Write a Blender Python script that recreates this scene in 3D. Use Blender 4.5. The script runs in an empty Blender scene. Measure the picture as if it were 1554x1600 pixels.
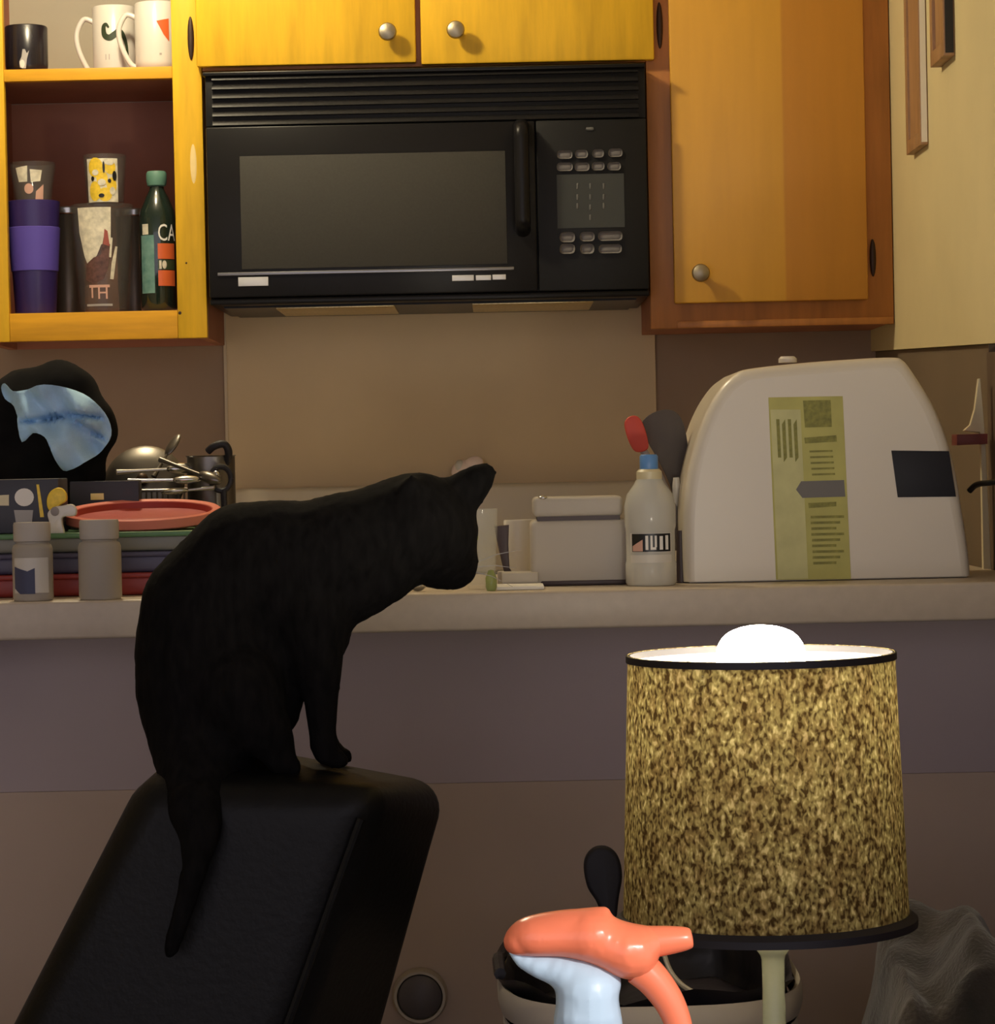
import bpy, bmesh, math, random
from mathutils import Vector, Matrix, Euler, noise
R = math.radians
random.seed(7)
sc = bpy.context.scene
COL = sc.collection

# ------------------------------------------------------------------ camera
F, CX, CY = 4500.0, 777.0, 800.0
CAMZ = 1.106
ROT = (Matrix.Rotation(R(90 - 0.89), 3, 'X') @ Matrix.Rotation(R(-1.2), 3, 'Z'))
cam = bpy.data.cameras.new('camera'); camo = bpy.data.objects.new('camera', cam); COL.objects.link(camo)
cam.sensor_fit = 'HORIZONTAL'; cam.sensor_width = 36.0; cam.lens = F / 1554 * 36
cam.clip_start = 0.05; cam.clip_end = 60
camo.location = (0, 0, CAMZ); camo.rotation_euler = ROT.to_euler()
sc.camera = camo

# ------------------------------------------------------------------ world, exposure
w = bpy.data.worlds.new('world'); sc.world = w; w.use_nodes = True
bg = w.node_tree.nodes['Background']
bg.inputs[0].default_value = (0.95, 0.88, 1.0, 1); bg.inputs[1].default_value = 1.25
sc.view_settings.view_transform = 'Standard'; sc.view_settings.look = 'None'
sc.view_settings.exposure = 0.0; sc.view_settings.gamma = 1.0
sc.view_settings.use_curve_mapping = False
sc.cycles.max_bounces = 8; sc.cycles.transparent_max_bounces = 12; sc.cycles.caustics_refractive = False
sc.cycles.sample_clamp_indirect = 4.0
KITCHEN_E, KITCHEN_R = 292.0, 0.055       # bare kitchen ceiling bulb
TABLE_LAMP_E = 150.0                       # table lamp bulb
# added spot standing in for an unseen lamp, aimed at the spray bottle
rl = bpy.data.lights.new('added_bottle_spot', 'SPOT'); rlo = bpy.data.objects.new('added_bottle_spot', rl); COL.objects.link(rlo)
rlo.location = (0.62, 1.25, 1.15); rl.energy = 34; rl.color = (1.0, 0.93, 0.9)
rl.spot_size = R(17); rl.spot_blend = 0.6; rl.shadow_soft_size = 0.03
rlo.rotation_euler = (Vector((0.09, 2.0, 0.70)) - rlo.location).to_track_quat('-Z', 'Y').to_euler()

def P(u, v, d):
    """point at depth Y = d that the photograph's pixel (u, v) looks at"""
    dr = ROT @ Vector(((u - CX) / F, -(v - CY) / F, -1.0))
    return Vector((0, 0, CAMZ)) + dr * (d / dr.y)
def X(u, v, d): return P(u, v, d).x
def Z(u, v, d): return P(u, v, d).z

# ------------------------------------------------------------------ materials
def mat(name, col, rough=0.5, metal=0.0, var=0.0, scale=20.0, stretch=(1, 1, 1), bump=0.0, trans=0.0,
        emit=None, spec=0.5, col2=None, coat=0.0, sheen=0.0, ior=1.45, bscale=None, detail=4):
    m = bpy.data.materials.new(name); m.use_nodes = True
    nt = m.node_tree; b = nt.nodes['Principled BSDF']
    b.inputs['Base Color'].default_value = (*col, 1); b.inputs['Roughness'].default_value = rough
    b.inputs['Metallic'].default_value = metal; b.inputs['Specular IOR Level'].default_value = spec
    b.inputs['Transmission Weight'].default_value = trans; b.inputs['IOR'].default_value = ior
    b.inputs['Coat Weight'].default_value = coat; b.inputs['Sheen Weight'].default_value = sheen
    if emit: b.inputs['Emission Color'].default_value = (*emit[0], 1); b.inputs['Emission Strength'].default_value = emit[1]
    if var or bump or col2:
        tc = nt.nodes.new('ShaderNodeTexCoord'); mp = nt.nodes.new('ShaderNodeMapping')
        mp.inputs['Scale'].default_value = stretch
        nz = nt.nodes.new('ShaderNodeTexNoise'); nz.inputs['Scale'].default_value = scale; nz.inputs['Detail'].default_value = detail
        nt.links.new(tc.outputs['Object'], mp.inputs[0]); nt.links.new(mp.outputs[0], nz.inputs[0])
        if var or col2:
            rp = nt.nodes.new('ShaderNodeValToRGB')
            lo = col2 if col2 else tuple(c * (1 - var) for c in col)
            hi = col if col2 else tuple(min(1, c * (1 + var)) for c in col)
            rp.color_ramp.elements[0].position = 0.3; rp.color_ramp.elements[1].position = 0.7
            rp.color_ramp.elements[0].color = (*lo, 1); rp.color_ramp.elements[1].color = (*hi, 1)
            nt.links.new(nz.outputs[0], rp.inputs[0]); nt.links.new(rp.outputs[0], b.inputs['Base Color'])
        if bump:
            bp = nt.nodes.new('ShaderNodeBump'); bp.inputs['Strength'].default_value = bump; bp.inputs['Distance'].default_value = 0.002
            src = nz
            if bscale:
                src = nt.nodes.new('ShaderNodeTexNoise'); src.inputs['Scale'].default_value = bscale
                nt.links.new(tc.outputs['Object'], src.inputs[0])
            nt.links.new(src.outputs[0], bp.inputs['Height']); nt.links.new(bp.outputs[0], b.inputs['Normal'])
    return m

M = {}
M['wood'] = mat('honey_wood', (0.70, 0.41, 0.022), 0.45, spec=0.25, var=0.14, scale=9, stretch=(6, 6, 0.7), bump=0.05)
M['wood_h'] = mat('honey_wood_rail', (0.66, 0.33, 0.022), 0.45, spec=0.25, var=0.16, scale=9, stretch=(0.7, 6, 6), bump=0.05)
M['wood_dark'] = mat('amber_wood', (0.40, 0.155, 0.03), 0.45, var=0.15, scale=9, stretch=(6, 6, 0.6))
M['wood_in'] = mat('cabinet_inside', (0.43, 0.19, 0.12), 0.7, spec=0.2, var=0.1, scale=8)
M['cream_in'] = mat('cabinet_cream_inside', (0.40, 0.36, 0.27), 0.6, var=0.05, scale=6)
M['patch'] = mat('bare_wood_patch', (0.80, 0.60, 0.25), 0.6, var=0.1)
M['knob'] = mat('brushed_nickel', (0.38, 0.33, 0.24), 0.45, 1.0)
M['hinge'] = mat('bronze_hinge', (0.05, 0.03, 0.02), 0.5, 0.6)
M['mw_black'] = mat('microwave_black', (0.010, 0.0095, 0.010), 0.3, spec=0.16)
M['mw_panel'] = mat('microwave_panel', (0.010, 0.010, 0.010), 0.5, spec=0.2)
M['mw_glass'] = mat('microwave_window', (0.046, 0.044, 0.038), 0.6, spec=0.15, var=0.06, scale=300)
M['mw_trim'] = mat('microwave_trim', (0.25, 0.25, 0.26), 0.3, 0.8)
M['badge'] = mat('silver_badge', (0.62, 0.62, 0.62), 0.4, 0.3)
M['key'] = mat('grey_keys', (0.16, 0.15, 0.145), 0.6)
M['keypad'] = mat('keypad_field', (0.030, 0.033, 0.030), 0.6)
M['keyline'] = mat('key_marks', (0.10, 0.10, 0.095), 0.6)
M['filter'] = mat('grease_filter', (0.62, 0.50, 0.26), 0.35, 0.9, var=0.2, scale=200)
M['wallback'] = mat('tan_wall', (0.36, 0.265, 0.19), 0.75, spec=0.2, var=0.06, scale=5, bump=0.05, bscale=400)
M['splash'] = mat('stove_backsplash', (0.74, 0.59, 0.37), 0.6, spec=0.2, var=0.05, scale=4)
M['seam'] = mat('seam_strip', (0.62, 0.52, 0.36), 0.5)
M['wallright'] = mat('cream_wall', (0.63, 0.53, 0.285), 0.8, var=0.05, scale=4, bump=0.08, bscale=250)
M['laminate'] = mat('brown_laminate', (0.17, 0.125, 0.08), 0.7, spec=0.2, var=0.05, scale=4)
M['halfwall'] = mat('half_wall', (0.42, 0.345, 0.335), 0.8, var=0.06, scale=3, bump=0.05, bscale=300)
M['halfwall2'] = mat('half_wall_lower', (0.47, 0.36, 0.275), 0.8, var=0.06, scale=3, bump=0.05, bscale=300)
M['counter'] = mat('countertop_laminate', (0.50, 0.42, 0.32), 0.4, var=0.05, scale=60)
M['ceil'] = mat('ceiling_white', (0.7, 0.67, 0.6), 0.9)
M['floor'] = mat('floor_vinyl', (0.16, 0.12, 0.09), 0.6, var=0.2, scale=8)
M['white_pl'] = mat('white_plastic', (0.62, 0.56, 0.46), 0.32, var=0.02, scale=5)
M['dark_scr'] = mat('dark_panel', (0.018, 0.018, 0.022), 0.55, spec=0.2)
M['cat'] = mat('black_fur', (0.0048, 0.0043, 0.0041), 0.9, var=0.4, scale=120, stretch=(1, 1, .3), bump=0.4, spec=0.08)
M['cat_ear'] = mat('ear_inside', (0.05, 0.03, 0.028), 0.8)
M['eye'] = mat('cat_eye', (0.35, 0.38, 0.06), 0.1, coat=1.0)
M['pupil'] = mat('cat_pupil', (0.005, 0.005, 0.005), 0.1)
M['nose'] = mat('cat_nose', (0.03, 0.018, 0.018), 0.5)
M['leather'] = mat('black_vinyl', (0.0045, 0.0043, 0.004), 0.45, spec=0.2, var=0.2, scale=40, bump=0.25, bscale=120)
M['dark_leg'] = mat('dark_chair_leg', (0.02, 0.015, 0.012), 0.5)
M['ceramic'] = mat('white_ceramic', (0.66, 0.63, 0.56), 0.25)
M['black_c'] = mat('black_ceramic', (0.012, 0.010, 0.014), 0.25)
M['grey_print'] = mat('grey_print', (0.35, 0.33, 0.31), 0.5)
M['green_ink'] = mat('green_ink', (0.03, 0.045, 0.02), 0.4)
M['black_ink'] = mat('black_ink', (0.01, 0.01, 0.01), 0.4)
M['orange_ink'] = mat('orange_ink', (0.62, 0.12, 0.03), 0.4)
M['purple'] = mat('purple_plastic', (0.030, 0.018, 0.105), 0.35)
M['purple_band'] = mat('purple_band', (0.085, 0.058, 0.34), 0.6)
M['glass'] = mat('clear_glass', (0.75, 0.75, 0.66), 0.05); M['glass'].node_tree.nodes['Principled BSDF'].inputs['Alpha'].default_value = 0.16
M['smoke'] = mat('grey_glass', (0.13, 0.12, 0.11), 0.06); M['smoke'].node_tree.nodes['Principled BSDF'].inputs['Alpha'].default_value = 0.26
M['yellow_ink'] = mat('yellow_ink', (0.80, 0.55, 0.04), 0.45, var=0.15, scale=150)
M['cream_ink'] = mat('cream_ink', (0.66, 0.61, 0.47), 0.5, var=0.25, scale=90)
M['pink_ink'] = mat('peach_ink', (0.62, 0.36, 0.27), 0.5)
M['brown_ink'] = mat('brown_ink', (0.10, 0.045, 0.035), 0.5, var=0.5, scale=120)
M['rust_ink'] = mat('rust_ink', (0.30, 0.07, 0.05), 0.5)
M['bottle_green'] = mat('dark_green_glass', (0.012, 0.022, 0.016), 0.12, coat=0.6)
M['teal'] = mat('teal_cap', (0.10, 0.22, 0.16), 0.5)
M['teal_l'] = mat('teal_label', (0.17, 0.30, 0.25), 0.6, col2=(0.07, 0.18, 0.16), scale=70)
M['steel'] = mat('steel', (0.55, 0.54, 0.52), 0.25, 1.0)
M['steel_dark'] = mat('dark_steel', (0.16, 0.145, 0.125), 0.35, 0.9)
M['label_green'] = mat('label_yellow_green', (0.42, 0.39, 0.11), 0.6, var=0.12, scale=18)
M['label_pale'] = mat('label_pale_green', (0.50, 0.48, 0.22), 0.6, var=0.1, scale=30)
M['label_dark'] = mat('label_dark_ink', (0.20, 0.19, 0.035), 0.6, var=0.3, scale=150)
M['label_grey'] = mat('label_grey_ink', (0.14, 0.13, 0.12), 0.6)
M['paper'] = mat('white_paper', (0.78, 0.75, 0.68), 0.7)
M['blue_cap'] = mat('blue_cap', (0.10, 0.24, 0.50), 0.4)
M['liquor'] = mat('clear_bottle', (0.86, 0.84, 0.74), 0.12, trans=0.45, ior=1.2)
M['liquor_l'] = mat('bottle_label', (0.62, 0.58, 0.50), 0.5)
M['frost'] = mat('frosted_plastic', (0.55, 0.50, 0.43), 0.35, trans=0.15, ior=1.15)
M['pill'] = mat('pill_bottle', (0.50, 0.45, 0.37), 0.35, trans=0.25, ior=1.15)
M['pill_blue'] = mat('pill_label_blue', (0.055, 0.06, 0.11), 0.6)
M['red_pl'] = mat('red_plastic', (0.34, 0.028, 0.016), 0.5)
M['red_rim'] = mat('coral_rim', (0.80, 0.24, 0.17), 0.35)
M['dred'] = mat('dark_red_plastic', (0.26, 0.028, 0.022), 0.4)
M['navy'] = mat('navy_plastic', (0.055, 0.05, 0.095), 0.4)
M['green_lid'] = mat('green_lid', (0.10, 0.22, 0.10), 0.4)
M['greygreen'] = mat('grey_green_plastic', (0.17, 0.17, 0.145), 0.4)
M['blue_cloth'] = mat('light_blue_cloth', (0.40, 0.63, 0.84), 0.95, var=0.15, scale=25, bump=0.3, bscale=500)
M['black_bag'] = mat('black_fabric', (0.007, 0.0065, 0.0065), 0.95, spec=0.1, var=0.3, scale=30)
M['box_dark'] = mat('dark_box', (0.035, 0.035, 0.045), 0.5)
M['box_brown'] = mat('brown_box', (0.10, 0.065, 0.04), 0.6)
M['gold'] = mat('yellow_light_dot', (0.95, 0.80, 0.30), 0.3)  # yellow that stands in for a small bright light
M['pinkish'] = mat('pale_pink_ceramic', (0.95, 0.78, 0.70), 0.35)
M['red_sil'] = mat('red_silicone', (0.50, 0.055, 0.035), 0.6)
M['dgrey'] = mat('dark_grey_silicone', (0.075, 0.062, 0.055), 0.75)
M['mgrey'] = mat('grey_handle', (0.26, 0.23, 0.22), 0.5)
M['crock'] = mat('cream_crock', (0.62, 0.54, 0.33), 0.4)
M['dbrown'] = mat('dark_brown', (0.055, 0.035, 0.035), 0.5)
M['greenglass'] = mat('green_glass_bead', (0.42, 0.50, 0.18), 0.08, trans=0.5)
M['bin'] = mat('bin_plastic', (0.45, 0.40, 0.32), 0.5)
M['bag'] = mat('black_bin_liner', (0.010, 0.009, 0.011), 0.35, bump=0.6, bscale=40)
M['blanket'] = mat('grey_brown_fur', (0.060, 0.047, 0.035), 1.0, col2=(0.014, 0.012, 0.010), scale=14, stretch=(1, 1, .35), bump=0.8, bscale=180, sheen=0.3)
M['orange'] = mat('orange_plastic', (0.92, 0.23, 0.11), 0.28)
M['ltblue'] = mat('pale_blue_plastic', (0.48, 0.64, 0.74), 0.35)
M['stem'] = mat('pale_green_glass', (0.24, 0.25, 0.18), 0.25)
M['black_trim'] = mat('black_trim', (0.010, 0.008, 0.010), 0.6)
M['table'] = mat('table_wood', (0.07, 0.045, 0.03), 0.5, var=0.2, scale=10, stretch=(1, 8, 8))
M['frame_brown'] = mat('brown_frame', (0.33, 0.18, 0.08), 0.5, var=0.15, scale=30, stretch=(1, 1, .2))
M['frame_edge'] = mat('pale_frame_edge', (0.80, 0.74, 0.62), 0.4)
M['frame_black'] = mat('black_frame', (0.012, 0.010, 0.008), 0.5)
M['trimcream'] = mat('cream_trim', (0.66, 0.58, 0.38), 0.6)
M['redstrip'] = mat('dark_red_strip', (0.16, 0.03, 0.022), 0.5)
M['cable'] = mat('black_cable', (0.012, 0.012, 0.012), 0.5)
M['stove'] = mat('almond_enamel', (0.60, 0.53, 0.40), 0.3)
M['burner'] = mat('burner_black', (0.02, 0.02, 0.02), 0.5)
M['socket'] = mat('lamp_socket', (0.5, 0.45, 0.35), 0.4, 0.6)
M['plate_ring'] = mat('pale_ring', (0.42, 0.36, 0.27), 0.4)
M['plate_disc'] = mat('grey_disc', (0.10, 0.085, 0.08), 0.5)
M['kbulb'] = mat('kitchen_bulb', (1, 1, 1), emit=((1.0, 0.85, 0.58), KITCHEN_E))
M['tbulb'] = mat('table_bulb', (1, 1, 1), emit=((1.0, 0.91, 0.74), TABLE_LAMP_E))
M['shade_in'] = mat('shade_lining', (0.75, 0.70, 0.58), 0.8)

def right_door_material():
    m = mat('veneer_door', (0.5, 0.25, 0.03), 0.42); nt = m.node_tree; b = nt.nodes['Principled BSDF']
    tc = nt.nodes.new('ShaderNodeTexCoord'); sx = nt.nodes.new('ShaderNodeSeparateXYZ')
    mp = nt.nodes.new('ShaderNodeMapping'); mp.inputs['Scale'].default_value = (6, 6, .6)
    nz = nt.nodes.new('ShaderNodeTexNoise'); nz.inputs['Scale'].default_value = 8
    rp = nt.nodes.new('ShaderNodeValToRGB'); e = rp.color_ramp.elements      # two tones meeting at a sharp upright line
    e[0].position = 0.0; e[0].color = (0.66, 0.34, 0.035, 1); e[1].position = 0.505; e[1].color = (0.54, 0.24, 0.028, 1)
    k = rp.color_ramp.elements.new(0.495); k.color = (0.64, 0.33, 0.035, 1)
    mr = nt.nodes.new('ShaderNodeMapRange'); mr.inputs[1].default_value = -0.15; mr.inputs[2].default_value = 0.20
    mx = nt.nodes.new('ShaderNodeMix'); mx.data_type = 'RGBA'; mx.blend_type = 'MULTIPLY'; mx.inputs[0].default_value = 0.35
    rn = nt.nodes.new('ShaderNodeValToRGB'); rn.color_ramp.elements[0].color = (.7, .7, .7, 1); rn.color_ramp.elements[1].color = (1.2, 1.2, 1.2, 1)
    L = nt.links.new
    L(tc.outputs['Object'], sx.inputs[0]); L(sx.outputs[0], mr.inputs[0]); L(mr.outputs[0], rp.inputs[0])
    L(tc.outputs['Object'], mp.inputs[0]); L(mp.outputs[0], nz.inputs[0]); L(nz.outputs[0], rn.inputs[0])
    L(rp.outputs[0], mx.inputs[6]); L(rn.outputs[0], mx.inputs[7]); L(mx.outputs[2], b.inputs['Base Color'])
    return m
M['veneer'] = right_door_material()

def shade_material():
    m = bpy.data.materials.new('speckled_shade_fabric'); m.use_nodes = True; nt = m.node_tree; nt.nodes.clear(); L = nt.links.new
    out = nt.nodes.new('ShaderNodeOutputMaterial'); tc = nt.nodes.new('ShaderNodeTexCoord')
    mp = nt.nodes.new('ShaderNodeMapping'); mp.inputs['Scale'].default_value = (1, 1, .62)
    L(tc.outputs['Object'], mp.inputs[0])
    nz = nt.nodes.new('ShaderNodeTexNoise'); nz.inputs['Scale'].default_value = 240; nz.inputs['Detail'].default_value = 1.5; nz.inputs['Distortion'].default_value = .35
    n2 = nt.nodes.new('ShaderNodeTexNoise'); n2.inputs['Scale'].default_value = 70; n2.inputs['Detail'].default_value = 2
    L(mp.outputs[0], nz.inputs[0]); L(mp.outputs[0], n2.inputs[0])
    rp = nt.nodes.new('ShaderNodeValToRGB'); e = rp.color_ramp.elements
    e[0].position = .36; e[0].color = (.10, .065, .03, 1); e[1].position = .70; e[1].color = (1.0, .88, .55, 1)
    k = e.new(.5); k.color = (.40, .33, .16, 1); k = e.new(.6); k.color = (.56, .48, .24, 1)
    r2 = nt.nodes.new('ShaderNodeValToRGB'); r2.color_ramp.elements[0].position = .35; r2.color_ramp.elements[1].position = .65
    r2.color_ramp.elements[0].color = (.75, .66, .55, 1); r2.color_ramp.elements[1].color = (1.1, 1.1, .95, 1)
    L(nz.outputs[0], rp.inputs[0]); L(n2.outputs[0], r2.inputs[0])
    hs = nt.nodes.new('ShaderNodeMix'); hs.data_type = 'RGBA'; hs.blend_type = 'MULTIPLY'; hs.inputs[0].default_value = 1
    L(rp.outputs[0], hs.inputs[6]); L(r2.outputs[0], hs.inputs[7])
    d1 = nt.nodes.new('ShaderNodeMix'); d1.data_type = 'RGBA'; d1.blend_type = 'MULTIPLY'; d1.inputs[0].default_value = 1; d1.inputs[7].default_value = (.42, .40, .36, 1)
    L(hs.outputs[2], d1.inputs[6])
    t1 = nt.nodes.new('ShaderNodeMix'); t1.data_type = 'RGBA'; t1.blend_type = 'MULTIPLY'; t1.inputs[0].default_value = 1; t1.inputs[7].default_value = (SH_T, SH_T, SH_T * 1.0, 1)
    L(hs.outputs[2], t1.inputs[6])
    df = nt.nodes.new('ShaderNodeBsdfDiffuse'); tr = nt.nodes.new('ShaderNodeBsdfTranslucent'); ad = nt.nodes.new('ShaderNodeAddShader')
    L(d1.outputs[2], df.inputs[0]); L(t1.outputs[2], tr.inputs[0]); L(df.outputs[0], ad.inputs[0]); L(tr.outputs[0], ad.inputs[1]); L(ad.outputs[0], out.inputs[0])
    return m
SH_T = 0.15
M['shade'] = shade_material()
def lining_material():
    m = bpy.data.materials.new('white_shade_lining'); m.use_nodes = True; nt = m.node_tree; nt.nodes.clear(); L = nt.links.new
    out = nt.nodes.new('ShaderNodeOutputMaterial'); df = nt.nodes.new('ShaderNodeBsdfDiffuse'); tr = nt.nodes.new('ShaderNodeBsdfTranslucent'); ad = nt.nodes.new('ShaderNodeAddShader')
    nz = nt.nodes.new('ShaderNodeTexNoise'); nz.inputs['Scale'].default_value = 300; rp = nt.nodes.new('ShaderNodeValToRGB')
    rp.color_ramp.elements[0].color = (.58, .55, .46, 1); rp.color_ramp.elements[1].color = (.66, .62, .52, 1)
    L(nz.outputs[0], rp.inputs[0]); L(rp.outputs[0], df.inputs[0]); tr.inputs[0].default_value = (.2, .19, .16, 1)
    L(df.outputs[0], ad.inputs[0]); L(tr.outputs[0], ad.inputs[1]); L(ad.outputs[0], out.inputs[0]); return m
M['lining'] = lining_material()

# ------------------------------------------------------------------ mesh helpers (all in world coordinates)
def new(): return bmesh.new()
def box(x0, x1, y0, y1, z0, z1, bev=0.0, seg=2, bm=None):
    t = bmesh.new(); bmesh.ops.create_cube(t, size=1)
    for v in t.verts:
        v.co = Vector(((x0 + x1) / 2 + v.co.x * (x1 - x0), (y0 + y1) / 2 + v.co.y * (y1 - y0), (z0 + z1) / 2 + v.co.z * (z1 - z0)))
    if bev: bmesh.ops.bevel(t, geom=t.edges[:], offset=bev, segments=seg, profile=0.5, affect='EDGES')
    return merge(bm, t)
def merge(bm, t):
    if bm is None: return t
    me = bpy.data.meshes.new('tmp'); t.to_mesh(me); t.free(); bm.from_mesh(me); bpy.data.meshes.remove(me); return bm
def lathe(c, prof, n=40, bm=None, sx=1, sy=1):
    t = bmesh.new(); rings = []
    for r, z in prof:
        if r < 1e-6: rings.append([t.verts.new((c[0], c[1], c[2] + z))])
        else: rings.append([t.verts.new((c[0] + sx * r * math.cos(2 * math.pi * i / n), c[1] + sy * r * math.sin(2 * math.pi * i / n), c[2] + z)) for i in range(n)])
    for a, b in zip(rings, rings[1:]):
        for i in range(n):
            j = (i + 1) % n
            if len(a) == 1 and len(b) == 1: continue
            if len(a) == 1: t.faces.new((a[0], b[j], b[i]))
            elif len(b) == 1: t.faces.new((a[i], a[j], b[0]))
            else: t.faces.new((a[i], a[j], b[j], b[i]))
    bmesh.ops.recalc_face_normals(t, faces=t.faces[:])
    return merge(bm, t)
def tube(pts, rad, n=10, bm=None, cap=True):
    t = bmesh.new(); pts = [Vector(p) for p in pts]; rings = []
    if not hasattr(rad, '__len__'): rad = [rad] * len(pts)
    ref = None
    for i, p in enumerate(pts):
        d = (pts[min(i + 1, len(pts) - 1)] - pts[max(i - 1, 0)]).normalized()
        if ref is None: ref = d.orthogonal().normalized()
        ref = (ref - d * ref.dot(d)).normalized(); s = d.cross(ref)
        rings.append([t.verts.new(p + (ref * math.cos(2 * math.pi * k / n) + s * math.sin(2 * math.pi * k / n)) * rad[i]) for k in range(n)])
    for a, b in zip(rings, rings[1:]):
        for k in range(n): t.faces.new((a[k], a[(k + 1) % n], b[(k + 1) % n], b[k]))
    if cap: t.faces.new(rings[0][::-1]); t.faces.new(rings[-1])
    bmesh.ops.recalc_face_normals(t, faces=t.faces[:])
    return merge(bm, t)
def prism(pts, y0, y1, bev=0.0, seg=2, bm=None):
    """polygon of (x, z) run from y0 to y1"""
    t = bmesh.new(); f = t.faces.new([t.verts.new((x, y0, z)) for x, z in pts])
    r = bmesh.ops.extrude_face_region(t, geom=[f])
    for v in r['geom']:
        if isinstance(v, bmesh.types.BMVert): v.co.y = y1
    bmesh.ops.recalc_face_normals(t, faces=t.faces[:])
    if bev:
        es = [e for e in t.edges if abs(e.verts[0].co.y - e.verts[1].co.y) < 1e-7]
        bmesh.ops.bevel(t, geom=es, offset=bev, segments=seg, profile=0.5, affect='EDGES', clamp_overlap=True)
    return merge(bm, t)
def ball(c, r, s=(1, 1, 1), u=24, v=16, bm=None, rot=None):
    t = bmesh.new(); bmesh.ops.create_uvsphere(t, u_segments=u, v_segments=v, radius=r)
    m = Matrix.Diagonal((*s, 1))
    if rot is not None: m = rot.to_4x4() @ m
    bmesh.ops.transform(t, matrix=Matrix.Translation(c) @ m, verts=t.verts[:])
    return merge(bm, t)
def smooth_poly(pts, k=6):
    n = len(pts); out = []
    for i in range(n):
        p0, p1, p2, p3 = (Vector(pts[(i + j - 1) % n]) for j in range(4))
        for s in range(k):
            t = s / k
            out.append(tuple(0.5 * ((2 * p1) + (p2 - p0) * t + (2 * p0 - 5 * p1 + 4 * p2 - p3) * t * t + (3 * p1 - p0 - 3 * p2 + p3) * t ** 3)))
    return out
def spline(pts, k=8):
    pts = [Vector(p) for p in pts]; out = []
    for i in range(len(pts) - 1):
        p0, p1, p2, p3 = pts[max(i - 1, 0)], pts[i], pts[i + 1], pts[min(i + 2, len(pts) - 1)]
        for s in range(k):
            t = s / k
            out.append(0.5 * ((2 * p1) + (p2 - p0) * t + (2 * p0 - 5 * p1 + 4 * p2 - p3) * t * t + (3 * p1 - p0 - 3 * p2 + p3) * t ** 3))
    return out + [pts[-1]]
def wpoly(polys, c, rad, ang0=0.0, thick=0.0006, rad2=None, h=1.0, bm=None, div=6):
    """flat polygons of (s, z) in metres wrapped on a cylinder (or cone) facing the camera (-Y)"""
    t = bmesh.new()
    for p in polys:
        q = bmesh.new(); f = q.faces.new([q.verts.new((x, 0, z)) for x, z in p])
        bmesh.ops.triangulate(q, faces=[f])
        for _ in range(5):
            es = [e for e in q.edges if e.calc_length() > .006]
            if not es: break
            bmesh.ops.subdivide_edges(q, edges=es, cuts=1); bmesh.ops.triangulate(q, faces=q.faces[:])
        merge(t, q)
    for v in t.verts:
        r = rad if rad2 is None else rad + (rad2 - rad) * (v.co.z / h)
        a = v.co.x / r + ang0; r += thick
        v.co = Vector((c[0] + r * math.sin(a), c[1] - r * math.cos(a), c[2] + v.co.z))
    return merge(bm, t)
def strip2d(pts, wd):
    """a stroke of (s, z) points with a width per point -> quads"""
    out = []; L_, R_ = [], []
    for i, p in enumerate(pts):
        a = Vector(pts[min(i + 1, len(pts) - 1)]) - Vector(pts[max(i - 1, 0)]); n = Vector((-a.y, a.x)).normalized() * wd[i] / 2
        L_.append(Vector(p) + n); R_.append(Vector(p) - n)
    for i in range(len(pts) - 1): out.append([tuple(L_[i]), tuple(L_[i + 1]), tuple(R_[i + 1]), tuple(R_[i])])
    return out
def disc2d(cx, cz, rx, rz=None, n=14): return [(cx + rx * math.cos(2 * math.pi * i / n), cz + (rz or rx) * math.sin(2 * math.pi * i / n)) for i in range(n)]
def rect2d(x0, x1, z0, z1): return [(x0, z0), (x1, z0), (x1, z1), (x0, z1)]

WL = {}
def finish(o, parent, base):
    if parent is not None:
        o.parent = parent; o.location = base - WL[parent]
    else: o.location = base
    WL[o] = base
    return o
def add(name, bm, m, parent=None, smooth=True, angle=40):
    me = bpy.data.meshes.new(name)
    if isinstance(bm, bpy.types.Mesh): me = bm; me.name = name
    else: bm.to_mesh(me); bm.free()
    vs = [v.co for v in me.vertices]
    base = Vector(((min(v.x for v in vs) + max(v.x for v in vs)) / 2, (min(v.y for v in vs) + max(v.y for v in vs)) / 2, min(v.z for v in vs)))
    me.transform(Matrix.Translation(-base))
    o = bpy.data.objects.new(name, me); COL.objects.link(o)
    if m: me.materials.clear(); me.materials.append(M[m])
    if smooth:
        me.polygons.foreach_set('use_smooth', [True] * len(me.polygons))
        try: me.set_sharp_from_angle(angle=R(angle))
        except Exception: pass
    return finish(o, parent, base)
def dup(src, dloc, parent):
    o = src.copy(); COL.objects.link(o); return finish(o, parent, WL[src] + Vector(dloc))
def thing(name, label, cat, loc, group=None):
    o = bpy.data.objects.new(name, None); COL.objects.link(o); o.empty_display_size = .05
    o.location = loc; WL[o] = Vector(loc); return tag(o, label, cat, group)
def tag(o, label, cat, group=None):
    o['label'] = label; o['category'] = cat
    if group: o['group'] = group
    return o
def struct(name, bm, m, label=None, parent=None, smooth=False):
    o = add(name, bm, m, parent, smooth); o['kind'] = 'structure'
    if label: o['label'] = label
    return o
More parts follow.
